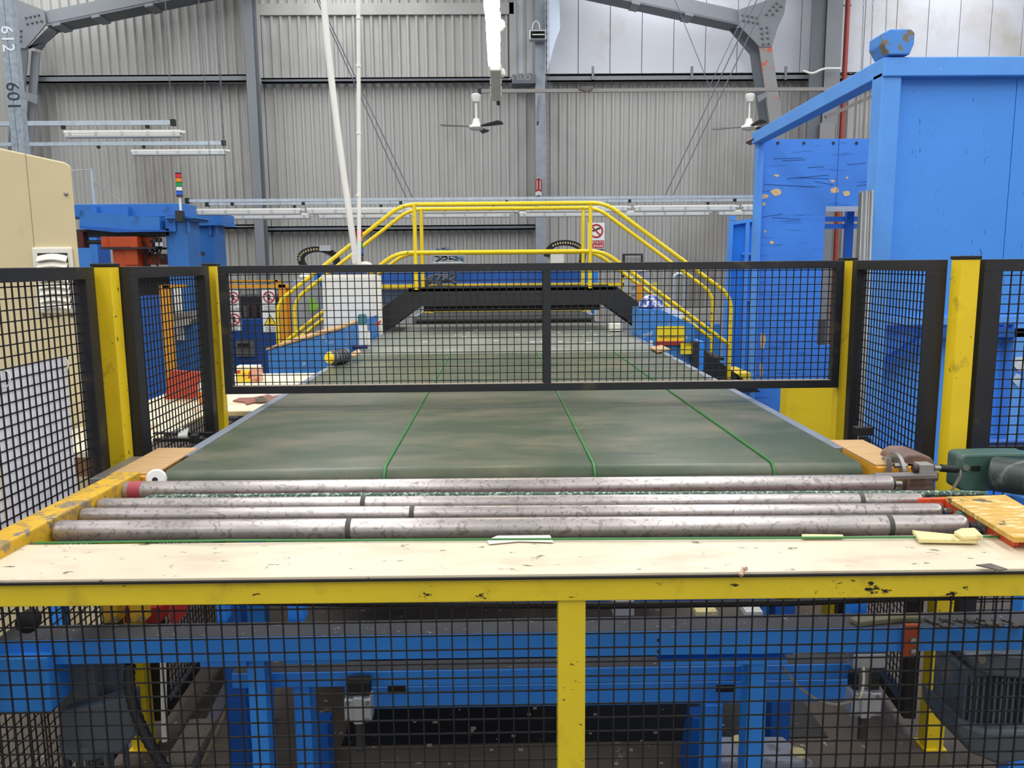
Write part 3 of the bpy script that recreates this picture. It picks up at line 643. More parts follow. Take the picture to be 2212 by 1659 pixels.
# orange frame at the other end
MB().box(1.405, 1.415, 2.25, 2.6, 0.74, 0.85).build('end_plate', BLUE_M, rt)
def drop(pix, zt, h):
    p = [at(x, y, Z=zt) for x, y in pix]; return MB().prism([(q.x, q.y, zt-h) for q in p], (0, 0, h))
drop([(1983, 1079), (2050, 1078), (2050, 1074), (1983, 1075)], 0.886, 0.15).build('orange_back', ORANGE, rt)
drop([(2044, 1078), (2192, 1163), (2203, 1163), (2054, 1078)], 0.888, 0.16).build('orange_channel', ORANGE, rt)
MB().tube([at(2040, 1095, Y=2.56), at(2028, 1093, Y=2.49)], 0.012, 12).build('stub_pipe', mat('rusty_pink_pipe', '#b06a58', 0.6), rt, True)
drop([(2045, 1113), (2085, 1109), (2128, 1134), (2080, 1137)], 0.856, 0.006).build('rusty_tab', mat('rusty_orange_plate', '#b5674c', 0.6, var=0.15), rt)
hx = at(2082, 1120, Z=0.857)
MB().lathe([(0.03, 0), (0.03, 0.01), (0.024, 0.012), (0.024, 0.02), (0.016, 0.023)], hx, n=6).build('hex_nut', mat('green_smeared_nut', '#5f8672', 0.5, var=0.2, scale=20), rt)
MB().lathe([(0.034, -0.001), (0.034, 0.003)], hx, n=20).build('washer', STEELP, rt, True)
drop([(2079, 1099), (2088, 1098), (2141, 1129), (2130, 1132)], 0.884, 0.09).build('guide_bar', STEELP, rt)
MB().lathe([(0.011, 0), (0.011, 0.03)], at(2112, 1147, Y=2.27), (-0.3, -1, 0), 12).build('black_bolt', RUBBER, rt, True)
PCOV = mat('yellow_stained_plywood', '#c79c45', 0.6, var=0.16, scale=12, stretch=(1, 6, 1), dust=('#e2d2a2', 0.53, 0.66, 18, (1, 3, 1)), chips=('#5c5038', 0.62, 8))
drop([(2190, 1161), (2330, 1161), (2172, 1069), (2044, 1073)], 0.902, 0.014).build('plywood_cover', PCOV, rt)
drop([(2205, 1158), (2315, 1158), (2168, 1074), (2058, 1077)], 0.886, 0.15).build('orange_housing', ORANGE, rt)
# table understructure tie so the frame reads as one
MB().box(-1.56, -1.48, 2.1, 2.2, FZ, 0.86).build('leg', YELW, rt); MB().box(-1.56, -1.46, 2.1, 2.2, 0.82, 0.88).build('leg_bracket', YELW, rt); MB().box(1.66, 1.74, 2.2, 2.3, FZ, 0.72).build('leg', YELW, rt)

# ================================================================== cream board on the guard
cb = thing('cream_board', 'scratched cream board lying along the top of the yellow guard', 'board', (0, 2.1, 0.852))
bl = MB().prism([(-1.42, 1.975, 0.852), (2.1, 1.965, 0.846), (2.1, 2.225, 0.846), (-1.365, 2.238, 0.852)], (0, 0, 0.014)).build('board', CREAM_B, cb, bevel=0.002)
MB().prism([(-1.42, 1.968, 0.853), (2.1, 1.958, 0.847), (2.1, 1.965, 0.847), (-1.42, 1.975, 0.853)], (0, 0, 0.006)).build('black_edging', RUBBER, cb)
MB().tube([at(75, 1173, Z=0.87), at(300, 1170, Z=0.87), at(505, 1167, Z=0.878), at(700, 1167, Z=0.87), at(1700, 1162, Z=0.87), at(2180, 1159, Z=0.868)], 0.0035, 6).build('green_wire', GREENC, cb, True)
MB().prism([at(1056, 1176, Z=0.867), at(1052, 1167, Z=0.867), at(1075, 1158, Z=0.867), at(1188, 1157, Z=0.867), at(1196, 1172, Z=0.867), at(1120, 1170, Z=0.867)], (0, 0, 0.0015)).build('peeling_tape', mat('cream_tape', '#e9e2d2', 0.4), cb)
MB().tube([at(1600, 1243, Z=0.866), at(1606, 1228, Z=0.878), at(1612, 1229, Z=0.88)], 0.006, 8).build('chipped_plug', mat('chipped_wood', '#c9a98c', 0.7), cb, True)
tr = MB().prism([at(2108, 1222, Z=0.87), at(2140, 1219, Z=0.876), at(2176, 1231, Z=0.868), at(2160, 1234, Z=0.868)], (0, 0, 0.003)).build('torn_strip', mat('torn_grey_edge', '#6e625b', 0.8, var=0.2, scale=20), cb)
# foam offcuts
MB().prism([at(1975, 1154, Z=0.867), at(2098, 1166, Z=0.867), at(2112, 1170, Z=0.867), at(2110, 1175, Z=0.867), at(1986, 1173, Z=0.867), at(1970, 1152, Z=0.867)], (0, 0, 0.012)).build('foam_offcut', FOAM, label='long yellow foam strip on the back edge of the cream board', cat='foam', bevel=0.003)
MB().prism([at(2060, 1156, Z=0.88), at(2075, 1149, Z=0.88), at(2105, 1148, Z=0.88), at(2124, 1166, Z=0.88), at(2078, 1167, Z=0.88)], (0, 0, 0.012)).build('foam_offcut', FOAM, label='short yellow foam piece lying across the longer foam strip', cat='foam', bevel=0.003)
MB().prism([at(1732, 1163, Z=0.867), at(1732, 1158, Z=0.867), at(1820, 1159, Z=0.867), at(1822, 1163, Z=0.867)], (0, 0, 0.006)).build('foam_offcut', FOAM, label='thin yellow foam sliver left of the foam strip on the cream board', cat='foam')

# ================================================================== wire fences
def fence(name, label, p0, p1, z0, z1, fw=0.04, fd=0.035, mull=None, pitch=0.04, wr=0.0023, cat='fence', fmat=None, bottom=True, group=None, phase=0.0, sw=None):
    p0, p1 = Vector((p0[0], p0[1], 0)), Vector((p1[0], p1[1], 0)); u = (p1-p0); L = u.length; u.normalize(); n = Vector((u.y, -u.x, 0))   # n points to the hall side seen first
    t = thing(name, label, cat, (p0+p1)/2+Vector((0, 0, z0)), group); fmat = fmat or BLACKF
    def P(s_, z): return p0+u*s_+Vector((0, 0, z))
    MB().bar(P(0, z1-fw/2), P(L, z1-fw/2), fd, fw).build('top_rail', fmat, t, bevel=0.002)
    if bottom: MB().bar(P(0, z0+fw/2), P(L, z0+fw/2), fd, fw).build('bottom_rail', fmat, t, bevel=0.002)
    sw = sw or fw
    for s_ in (sw/2, L-sw/2): MB().bar(P(s_, z0+(fw if bottom else 0)), P(s_, z1-fw), sw, fd, n).build('stile', fmat, t, bevel=0.002)
    if mull is not None: MB().bar(P(mull, z0+fw), P(mull, z1-fw), fw, fd, n).build('mullion', fmat, t, bevel=0.002)
    b = MB(); off = -n*(fd*0.25)
    s_ = fw*0.4+pitch*phase
    while s_ < L-fw*0.2:
        b.bar(P(s_, z0+0.012)+off, P(s_, z1-0.012)+off, wr*2, wr*2, n); s_ += pitch
    z = z0+fw*0.45
    while z < z1-fw*0.2:
        b.bar(P(0.012, z)+off-n*wr*2, P(L-0.012, z)+off-n*wr*2, wr*2, wr*2, n); z += pitch
    b.build('wire_mesh', WIRE, t, kind='stuff')
    return t
LX, RX = -1.66, 1.93
PN, PF = 3.46, 4.56
gt = fence('mesh_gate', 'black mesh gate with a centre bar spanning the conveyor', (-1.54, 4.5), (1.905, 4.5), 0.94, 1.65, 0.043, 0.05, mull=1.80, cat='gate')
MB().box(-1.5, 1.86, 4.476, 4.524, 0.983, 0.9845).build('dust_line', mat('tan_dust', '#a89a8a', 0.8, var=0.1, scale=8), gt)
fence('mesh_fence', 'black mesh panel hung with white papers in front of the cream cabinet', (LX-0.04, 1.9), (LX-0.04, PN-0.07), FZ+0.1, 1.65, 0.05, 0.055, sw=0.075)
fence('mesh_fence', 'black mesh panel between two yellow posts facing the pale table', (-1.605, PN+0.045), (-1.63, PF-0.04), FZ+0.1, 1.65, 0.05, 0.055, sw=0.075)
fence('mesh_fence', 'black mesh panel between two yellow posts beside the steel profiles', (1.965, 4.45), (1.865, 3.42), FZ+0.1, 1.65, 0.05, 0.055, sw=0.075)
fence('mesh_fence', 'black mesh panel at the frame edge in front of the blue enclosure', (RX+0.07, 3.36), (RX+1.4, 3.36), FZ+0.1, 1.65, 0.05, 0.055, sw=0.075)
def post(label, x, y, w=0.075):
    t = thing('fence_post', label, 'post', (x, y, FZ), 'yellow posts of the mesh fence')
    MB().box(x-w/2, x+w/2, y-w/2, y+w/2, FZ, 1.65).build('tube', YEL, t, bevel=0.004)
    MB().box(x-w/2-0.004, x+w/2+0.004, y-w/2-0.004, y+w/2+0.004, 1.65, 1.665).build('cap', RUBBER, t, bevel=0.003)
    MB().box(x-0.05, x+0.05, y-0.05, y+0.05, FZ, FZ+0.012).build('foot_plate', YEL, t)
post('yellow fence post at the corner by the white papers', LX+0.0, PN, 0.078)
post('yellow fence post carrying the gate beside the pale table', -1.615, PF+0.03, 0.07)
post('yellow fence post carrying the gate beside the blue board', 1.948, 4.54, 0.072)
post('yellow fence post rising behind the rusty gear motor', 1.935, 3.36, 0.078)
# white papers tied to the panel
def papers(label, y0, y1, z0, z1, ties):
    t = thing('paper_sheet', label, 'paper', (LX-0.065, (y0+y1)/2, z0), 'white papers tied to the mesh panel')
    MB().box(LX-0.066, LX-0.062, y0, y1, z0, z1).build('sheet', PAPER, t)
    for yy in ties:
        MB().tube([(LX-0.055+0.018*math.cos(a), yy+0.006*math.sin(a), z1-0.03+0.03*math.sin(a)) for a in [k*math.pi/5 for k in range(10)]], 0.003, 5, closed=True).build('cable_tie', WHITE, t, True)
papers('white paper sheet tied to the mesh panel beside the yellow post', 2.74, 3.2, 0.72, 1.3, (2.79, 3.17))
papers('white paper sheet on the mesh panel cut by the frame edge', 2.3, 2.72, 0.72, 1.3, (2.69, 2.4))

# ================================================================== front guard
fg = thing('yellow_guard', 'chipped yellow guard frame with black mesh below the cream board', 'guard', (0, 2.0, FZ))
MB().prism([(-1.75, 1.98, 0.792), (-1.75, 1.98, 0.852), (2.1, 1.968, 0.842), (2.1, 1.968, 0.782)], (0, 0.06, 0)).build('top_rail', YELF, fg, bevel=0.003)
MB().box(0.142, 0.214, 1.982, 2.04, FZ, 0.786).build('centre_post', YELF, fg, bevel=0.003)
for x in (-1.7, 2.0): MB().box(x, x+0.07, 1.982, 2.04, FZ, 0.786).build('end_post', YELF, fg)
MB().box(-1.63, 2.0, 1.99, 2.03, FZ+0.03, FZ+0.08).build('bottom_rail', YELF, fg)
b = MB()
for xa, xb in ((-1.63, 0.142), (0.214, 2.0)):
    nx = int(round((xb-xa)/0.0405)); 
    for i in range(1, nx): x = xa+(xb-xa)*i/nx+ (0.004 if xa < 0 else -0.002); b.bar((x, 2.012, FZ+0.05), (x, 2.012, 0.79), 0.0037, 0.0037, (0, 1, 0))
    z = 0.785-0.028
    while z > FZ+0.09: b.bar((xa, 2.017, z), (xb, 2.017, z), 0.0035, 0.0035); z -= 0.04
b.build('wire_mesh', WIRE, fg, kind='stuff')
# ================================================================== stair bridge
NY, FYB = 9.3, 10.1
sb = thing('stair_bridge', 'black stair bridge with yellow tube handrails crossing over the conveyor', 'stair bridge', (0.05, 9.7, FZ))
TOP = [(599, 800), (597, 655), (868, 442), (1308, 438), (1580, 640), (1577, 818)]
MID = [(600, 752), (855, 546), (1303, 542), (1576, 745)]
R_ = 0.0225
for dy in (0.0, FYB-NY):
    D = Vector((0, dy, 0))
    top = [at(x, y, NY)+D for x, y in TOP]; top[0].z = 0.25; top[-1].x = top[-2].x; top[0].x = top[1].x
    MB().tube(fillet(top, 0.16), R_, 12).build('handrail', YELRAIL, sb, True)
    mid = [at(x, y, NY)+D for x, y in MID]
    MB().tube(fillet(mid, 0.16), R_, 12).build('mid_rail', YELRAIL, sb, True)
    for px in (897, 1275):
        zt_ = at(px, 443, NY).z; q = at(px, 535, NY)
        MB().tube([(q.x, NY+dy, 1.36), (q.x, NY+dy, zt_)], R_, 12).build('upright', YELRAIL, sb, True)
PZ = 1.37
pl, pr = at(882, 622, NY).x, at(1332, 622, NY).x
slope = (at(1580, 640, NY).z-at(1308, 438, NY).z)/(at(1580, 640, NY).x-at(1308, 438, NY).x)
run = 1/(-slope)                                # metres along per metre of rise
footl = (PZ-FZ)*run; zr0 = 0.12; footr = (PZ-zr0)*run
KB = mat('black_bridge_steel', '#222223', 0.6, var=0.15, chips=('#7a6f63', 0.76, 18))
MB().box(pl, pr, NY+0.02, FYB, PZ-0.03, PZ).build('platform', KB, sb)
for y, nm in ((NY+0.02, 0), (FYB, 1)):
    h = 0.2
    MB().prism([(pl, y, PZ+0.01), (pr, y, PZ+0.01), (pr+footr, y, zr0+0.01), (pr+footr-0.38, y, zr0), (pr-0.12, y, PZ-h), (pl+0.12, y, PZ-h), (pl-footl+0.38, y, FZ), (pl-footl, y, FZ+0.01)], (0, 0.02, 0)).build('stringer', KB, sb)
MB().box(pl+0.1, pr-0.1, FYB-0.06, FYB, PZ-0.3, PZ-0.03).build('cross_beam', KB, sb)
for sgn, base, nst, zend in ((1, pr, 5, zr0), (-1, pl, 8, FZ)):
    for k in range(1, nst+1):
        z = PZ-(PZ-zend)*k/(nst+1); x = base+sgn*(PZ-z)*run
        MB().box(x-0.13, x+0.13, NY+0.04, FYB, z-0.03, z).build('tread', KB, sb)
MB().box(pr+footr-0.42, pr+footr-0.2, NY+0.02, FYB+0.02, FZ, zr0).build('foot_pedestal', KB, sb, bevel=0.006)
MB().px(1590, 806, 1622, 841, NY+0.02, 0.6).build('foot_pad', YEL, sb, bevel=0.006)

# things on the belt's far flank, numbered-post side
bcov = thing('blue_cover', 'light blue steel machine cover beside the belt under the white cabinet', 'machine', (-1.7, 7.8, FZ))
c0 = [at(578, 757, 7.0), at(765, 709, 7.0)]; xr_ = -1.345
MB().prism([(c0[0].x, 7.0, 0.2), (c0[0].x, 7.0, c0[0].z), (xr_, 7.0, c0[1].z), (xr_, 7.0, 0.2)], (0, 1.9, 0)).build('body', BLUE_B, bcov, bevel=0.006)
MB().prism([(c0[0].x-0.01, 6.99, c0[0].z+0.002), (xr_, 6.99, c0[1].z+0.002), (xr_, 6.99, c0[1].z+0.02), (c0[0].x-0.01, 6.99, c0[0].z+0.02)], (0, 1.2, 0)).build('cardboard_sheet', PLY, bcov)
MB().px(585, 806, 598, 832, 6.985, 0.02).build('hatch', BLUE_M, bcov)
MB().px(588, 826, 700, 832, 6.98, 0.02).build('foot_trim', TABLEC, bcov)
for x0_, x1_ in ((c0[0].x+0.05, c0[0].x+0.13), (xr_-0.13, xr_-0.05)): MB().box(x0_, x1_, 7.1, 7.2, FZ, 0.2).build('leg', BLUE_M, bcov)
wcab = thing('white_cabinet', 'white electrical cabinet with conduits rising from its top', 'cabinet', gnd(at(757, 740, 9.0)))
xa, xb = at(697, 650, 9.0).x, at(812, 650, 9.0).x
MB().box(xa, xb, 9.0, 9.22, 0.5, 1.55).build('body', WHITEC, wcab, bevel=0.008)
MB().box(xa+0.03, xb-0.03, 8.985, 9.0, 0.55, 1.52).build('door', WHITEC, wcab, bevel=0.004)
MB().box(xa-0.02, xa, 9.02, 9.08, 1.28, 1.36).build('hinge', STEELG2, wcab)
for z in (0.75,): MB().box(xa-0.02, xa, 9.02, 9.08, z, z+0.08).build('hinge', STEELG2, wcab)
MB().box(xa, xb, 9.05, 9.2, FZ, 0.5).build('plinth', DARK, wcab)
MB().tube([(xb+0.03, 9.05, 1.53), (xb+0.03, 9.05, 0.72)], 0.03, 10).build('flexible_conduit', VENTM, wcab, True)
# white sensor bracket with teal cap
sbk = thing('photo_sensor', 'white sensor bracket with teal cap on the blue cover', 'sensor', at(788, 745, 7.6))
MB().px(775, 700, 792, 745, 7.3, 0.05).build('bracket', WHITE, sbk)
MB().px(793, 716, 798, 745, 7.3, 0.05).build('bracket_arm', WHITE, sbk)
MB().lathe([(0.04, 0), (0.04, 0.07), (0.03, 0.09)], at(783, 700, 7.33), n=14).build('cap', mat('teal_plastic', '#2f6d7a', 0.45), sbk, True)
MB().tube([at(762, 750, 7.3), at(794, 749, 7.3)], 0.018, 8).build('clamp', mat('navy_plastic', '#1d2f66', 0.5), sbk, True)
# handheld grinder-like motor on the rim
mt_ = thing('drum_motor', 'grey ribbed motor with yellow end on the belt rim', 'motor', at(730, 775, 6.3))
a, b = at(712, 773, 6.2), at(748, 768, 6.35)
MB().tube([a, lerp(a, b, 0.12), lerp(a, b, 0.14), b], [0.045, 0.05, 0.058, 0.058], 14).build('body', GREYM, mt_, True)
MB().tube([a-(b-a)*0.12, a], [0.035, 0.05], 14).build('end_cap', YEL, mt_, True)
for k in range(4):
    c = lerp(a, b, 0.3+0.16*k); MB().tube([c, c+(b-a)*0.04], 0.062, 14).build('rib', DARK, mt_, True)
MB().prism([at(748, 771, 6.4), at(775, 757, 6.6), at(780, 763, 6.5), at(768, 771, 6.4)], (0, 0, 0.012)).build('cardboard', PLY, label='brown cardboard scrap beside the ribbed motor on the rim', cat='cardboard')
rb = MB().prism([at(808, 700, 8.3), at(822, 692, 8.3), at(822, 697, 8.3), at(814, 705, 8.3)], (0, 0.04, 0)).build('lever', mat('red_plastic', '#d8402c', 0.45), bcov)
# grey tank with lime sticker
tk = thing('grey_tank', 'grey round tank with a lime sticker behind the handrails', 'tank', gnd(at(665, 740, 10.8)))
cx_, cr = at(662, 680, 11).x, 0.21
MB().lathe([(cr, 0.1), (cr, 1.87), (cr*0.9, 1.96), (cr*0.45, 2.01)], (cx_, 11.0, FZ), n=28).build('body', mat('grey_tank_paint', '#8b8d92', 0.45, var=0.06), tk, True)
MB().lathe([(cr*0.4, 2.0), (cr*0.5, 2.04), (cr*0.3, 2.08)], (cx_+0.03, 10.98, FZ), n=16).build('valve', WHITE, tk, True)
MB().prism([at(667, 645, 10.75), at(674, 642, 10.75), at(683, 654, 10.75), at(690, 662, 10.75), at(676, 674, 10.75), at(669, 676, 10.75)], (0, 0.01, 0)).build('sticker', LIME, tk)
MB().lathe([(cr*0.9, 0), (cr*0.9, 0.1)], (cx_, 11.0, FZ), n=20).build('foot_ring', DARK, tk, True)

# amber robot-cell fence with signs
of_ = thing('cell_fence', 'amber steel safety fence carrying four white warning signs', 'fence', gnd(at(560, 850, 12.0)))
CY = 12.0
zt_ = at(560, 613, CY).z
MB().px(488, 615, 625, 622, CY, 0.06).build('top_rail', ORAY, of_)
for x0_, x1_ in ((607, 622), (622, 636)): MB().px(x0_, 614, x1_, 850, CY if x0_ < 610 else CY+0.1, 0.07).build('post', ORAY, of_)
MB().px(594, 605, 606, 618, CY+0.8, 0.06).build('stub', ORAY, of_)
MB().px(492, 605, 600, 609, CY+0.8, 0.05).build('rear_rail', ORAY, of_)
g = MB()
for k in range(22):
    x = at(492+5.2*k, 650, CY).x; g.bar((x, CY+0.03, FZ+0.1), (x, CY+0.03, zt_), 0.004, 0.004, (0, 1, 0))
for k in range(36):
    z = zt_-0.05*k-0.05; g.bar((at(490, 650, CY).x, CY+0.03, z), (at(612, 650, CY).x, CY+0.03, z), 0.004, 0.004)
g.build('wire_mesh', WIRE, of_, kind='stuff')
def sign(label, x0, y0, x1, y1, Y, kind, lines):
    t = thing('warning_sign', label, 'sign', at((x0+x1)/2, y1, Y-0.02), 'warning signs on the amber fence')
    MB().px(x0, y0, x1, y1, Y-0.02, 0.012).build('plate', SIGNW, t)
    w = at(x1, y0, Y).x-at(x0, y0, Y).x; c = at((x0+x1)/2, y0+(x1-x0)*0.52, Y-0.024); r = w*0.42
    if kind == 'ban':
        ringmesh(c, r, r*0.8).build('ring', SIGNR, t)
        MB().lathe([(r*0.28, 0), (r*0.28, 0.003)], c+Vector((-r*0.05, 0, r*0.2)), (0, -1, 0), 10).build('hand_mark', SIGNK, t)
        MB().box(c.x-r*0.3, c.x+r*0.12, c.y-0.003, c.y, c.z-r*0.55, c.z-r*0.15).build('body_mark', SIGNK, t)
        MB().bar(c+Vector((-r*0.65, -0.005, r*0.65)), c+Vector((r*0.65, -0.005, -r*0.65)), 0.003, r*0.16).build('bar', SIGNR, t)
    else:
        b_ = MB().prism([c+Vector((-r*1.05, 0, -r*0.85)), c+Vector((r*1.05, 0, -r*0.85)), c+Vector((0, 0, r*0.95))], (0, -0.003, 0)).build('triangle_border', SIGNK, t)
        MB().prism([c+Vector((-r*0.85, -0.004, -r*0.73)), c+Vector((r*0.85, -0.004, -r*0.73)), c+Vector((0, -0.004, r*0.72))], (0, -0.002, 0)).build('triangle', SIGNY, t)
        MB().box(c.x-r*0.08, c.x+r*0.08, c.y-0.009, c.y-0.006, c.z-r*0.4, c.z+r*0.3).build('mark', SIGNK, t)
    n_ = len(lines); zb = at((x0+x1)/2, y1, Y).z; zh = (c.z-r*1.1-zb)
    tb = MB()
    for i, s_ in enumerate(lines): tb.text(s_, min(zh/(n_+0.4), w/(0.62*max(len(q) for q in lines))), (c.x, c.y-0.002, zb+zh*(n_-0.5-i)/n_), depth=0.0005)
    tb.build('lettering', SIGNK, t)
sign('white no touching sign, upper one beside the gate stile', 489, 627, 518, 671, CY, 'ban', ['NON', 'TOCCARE'])
sign('white prohibition sign, lower one beside the gate stile', 491, 674, 521, 714, CY, 'ban', ['VIETATO', 'PULIRE'])
sign('white prohibition sign, upper one beside the amber post', 566, 626, 596, 671, CY, 'ban', ['NON RIMUOVERE', 'LE PROTEZIONI', 'DI SICUREZZA'])
sign('white warning sign with yellow triangle beside the amber post', 568, 675, 599, 719, CY, 'tri', ['MACCHINA', 'IN SERVIZIO', 'AUTOMATICO'])
# machine behind the amber fence
mc = thing('blue_machine', 'dark blue machine with control panel behind the amber fence', 'machine', gnd(at(550, 850, 12.8)))
MB().px(490, 690, 612, None, 12.6, 1.2).build('base', BLUE_D, mc)
MB().px(500, 640, 605, 690, 13.0, 0.8).build('upper_frame', DARK, mc)
MB().px(510, 735, 548, 770, 12.55, 0.05).build('control_panel', mat('grey_control_panel', '#8d8b82', 0.5), mc)
MB().px(513, 742, 540, 750, 12.53, 0.02).build('display', DARK, mc)
for k in range(5): MB().px(508+18*k, 655+6*(k % 2), 518+18*k, 685, 12.9, 0.3).build('cylinder_block', mat('dull_block_%d' % k, ['#5b5148', '#6a625c', '#4b2f2a', '#5c5f63', '#6b5b4c'][k], 0.5), mc)

# ================================================================== blue press gantry
pg = thing('press_gantry', 'large blue press gantry with an orange ram behind the fence', 'machine', gnd(at(280, 870, 11.5)))
MB().px(100, 440, 396, 469, 11.6, 0.5).build('crossbeam', BLUE_G, pg, bevel=0.01)
MB().slab([(172, 455), (282, 467), (345, 468), (345, 497), (282, 497), (172, 489)], 11.3, 0.3).build('side_beam', BLUE_G, pg)
MB().slab([(172, 488), (282, 496), (345, 496), (370, 500), (250, 502), (172, 494)], 11.25, 0.35).build('beam_flange', BLUE_D, pg)
for x in (203, 272):
    MB().slab([(x-9, 456), (x-2, 446), (x+4, 446), (x+4, 470), (x-9, 467)], 11.5, 0.1).build('lifting_lug', BLUE_G, pg)
MB().px(356, 467, 420, 472, 11.3, 0.7).build('flange_plate', BLUE_G, pg); MB().px(360, 473, 416, 477, 11.35, 0.6).build('flange_plate', BLUE_G, pg)
MB().px(367, 475, 412, None, 11.4, 0.5).build('column', BLUE_G, pg, bevel=0.01)
for x in (375, 404): MB().px(x, 477, x+4, 500, 11.36, 0.05).build('gusset_rib', BLUE_G, pg)
MB().px(420, 462, 480, 482, 13.2, 0.6).build('rear_beam', BLUE_G, pg, bevel=0.01); MB().px(418, 481, 478, 487, 13.1, 0.7).build('flange_plate', BLUE_G, pg)
MB().px(434, 486, 472, None, 13.2, 0.5).build('column', BLUE_G, pg, bevel=0.01)
for x in (452, 466): MB().px(x, 486, x+4, 508, 13.15, 0.05).build('gusset_rib', BLUE_G, pg)
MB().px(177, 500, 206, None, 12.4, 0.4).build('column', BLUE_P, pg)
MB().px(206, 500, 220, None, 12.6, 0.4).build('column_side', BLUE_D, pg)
MB().px(163, 495, 365, 510, 11.4, 0.5).build('guide_rail', DARK, pg)
MB().px(160, 500, 180, 535, 11.3, 0.15).build('end_bracket', mat('dark_red_bracket', '#4a1f18', 0.6), pg)
MB().tube([at(178, 523, 11.4), at(222, 523, 11.4)], 0.03, 10).build('guide_rod', DARK, pg, True)
ram = MB().px(218, 511, 297, 534, 11.25, 0.5).px(297, 512, 331, 534, 11.45, 0.3).px(245, 538, 299, 600, 11.3, 0.4).px(302, 548, 345, 572, 11.5, 0.3).build('ram', ORANGE_D, pg, bevel=0.006)
for x in (231, 282): MB().px(x, 511, x+(14 if x > 250 else 2), 534, 11.235, 0.02).build('ram_rib', ORANGE_D, pg)
MB().px(217, 534, 335, 538, 11.22, 0.5).build('ram_plate', DARK, pg)
MB().px(270, 538, 297, 572, 11.28, 0.03).build('ram_leg', ORANGE_D, pg)
rnd = random.Random(5)
for k in range(7):
    a = at(rnd.uniform(305, 345), rnd.uniform(515, 535), 11.4); b = at(rnd.uniform(320, 360), rnd.uniform(555, 590), 11.4)
    MB().tube(bez([a, a+Vector((0.12, 0, -0.05)), b+Vector((-0.15, 0, 0.1)), b], 10), 0.012, 6).build('hose', RUBBER, pg, True)
for k in range(4): MB().px(330+5*k, 515+8*(k % 2), 337+5*k, 524+8*(k % 2), 11.3, 0.05).build('valve', ALU if k % 2 else DARK, pg)
MB().tube(bez([at(418, 516, 12.2), at(432, 516, 12.2), at(424, 560, 12.2), at(432, 600, 12.2)], 12), 0.03, 8).build('hose', RUBBER, pg, True)
MB().px(418, 544, 432, 552, 12.1, 0.2).build('hose_bracket', DARK, pg)
# lower machine seen through the mesh
MB().px(300, 640, 348, None, 11.0, 0.6).build('lower_cabinet', BLUE_D, pg)
MB().px(300, 585, 372, 640, 11.9, 0.5).build('dark_mechanism', DARK, pg)
MB().px(376, 620, 394, 735, 11.36, 0.04).build('white_plate', VENTM, pg)
MB().px(426, 590, 452, 622, 12.9, 0.04).build('white_panel', WHITE, pg)
MB().px(372, 640, 480, None, 12.4, 0.4).build('rear_panel', BLUE_D, pg)
jb = thing('junction_box', 'grey junction box with sloped lid on the press column', 'box', at(395, 706, 11.0))
MB().slab([(370, 690), (375, 706), (405, 704), (415, 690), (408, 684), (380, 685)], 11.1, 0.25).build('body', mat('grey_box_plastic', '#b3b2a8', 0.5), jb)
MB().slab([(369, 690), (380, 676), (412, 673), (416, 690), (408, 684), (380, 685)], 11.08, 0.27).build('lid', mat('grey_lid', '#8e8d86', 0.6), jb)
ap = thing('amber_post', 'amber gate post standing in front of the blue press', 'post', gnd(at(362, 840, 10.6)))
MB().px(350, 616, 371, None, 10.6, 0.08).build('upright', ORAY, ap); MB().px(350, 615, 400, 622, 10.6, 0.06).build('arm', ORAY, ap)
yr_ = thing('yellow_rod', 'thin pale yellow rod leaning behind the mesh by the press', 'rod', gnd(at(442, 800, 9.0)))
MB().tube([at(438, 625, 9.0), at(443, 700, 9.0), at(450, 840, 9.0), at(457, 995, 9.0)], 0.012, 8).build('rod', mat('pale_yellow', '#e4dc8a', 0.5), yr_, True)
# signal towers
def tower(label, px, ytop, ybot, Y, cols, rpx, ypole):
    t = thing('signal_tower', label, 'signal light', at(px, ypole, Y))
    n_ = len(cols); r = rpx*Y/FPX; x = at(px, ybot, Y).x; z0 = at(px, ybot, Y).z; z1 = at(px, ytop, Y).z; h = (z1-z0)/n_
    for i, c in enumerate(cols):
        z = z1-(i+1)*h; MB().lathe([(r, 0), (r, h*0.84)], (x, Y, z+h*0.08), n=16).build('lens', c, t, True)
        MB().lathe([(r*1.04, 0), (r*1.04, h*0.12)], (x, Y, z-h*0.04), n=16).build('ring', DARK, t, True)
    MB().lathe([(r, 0), (r, h*0.2)], (x, Y, z1), n=16).build('cap', DARK, t, True)
    MB().lathe([(r*1.1, -h*0.35), (r*1.1, 0)], (x, Y, z0), n=16).build('base', DARK, t, True)
    zp = at(px, ypole, Y).z
    MB().cyl((x, Y, zp), (x, Y, z0), r*0.42, 10).build('pole', WHITE, t, True)
    MB().box(x-r*1.6, x+r*0.6, Y-0.05, Y+0.08, zp-0.12, zp+0.03).build('bracket', DARK, t, bevel=0.005)
tower('five-colour signal tower on a white pole above the blue press', 388, 375, 422, 11.2, [L_RED, L_AMB, L_GRN, L_WHT, L_BLU], 6, 460)
tower('four-colour signal tower behind the white conduits', 777.5, 496, 549, 9.15, [L_RED, L_AMB, L_GRN, L_BLU], 7, 560)
# standing pipe at the press
sp = thing('stand_pipe', 'thin galvanised pipe with a stay wire above the blue press', 'pipe', at(205, 440, 11.9))
MB().tube([at(197, 364, 11.9), at(204, 442, 11.9)], 0.02, 8).build('pipe', GALV, sp, True)
MB().tube([at(198, 392, 11.9), at(218, 404, 11.9), at(268, 441, 11.9)], 0.006, 5).build('stay_wire', STEELP, sp)
MB().tube([at(150, 369, 11.9), at(196, 366, 11.9)], 0.006, 5).build('stay_wire', STEELP, sp)

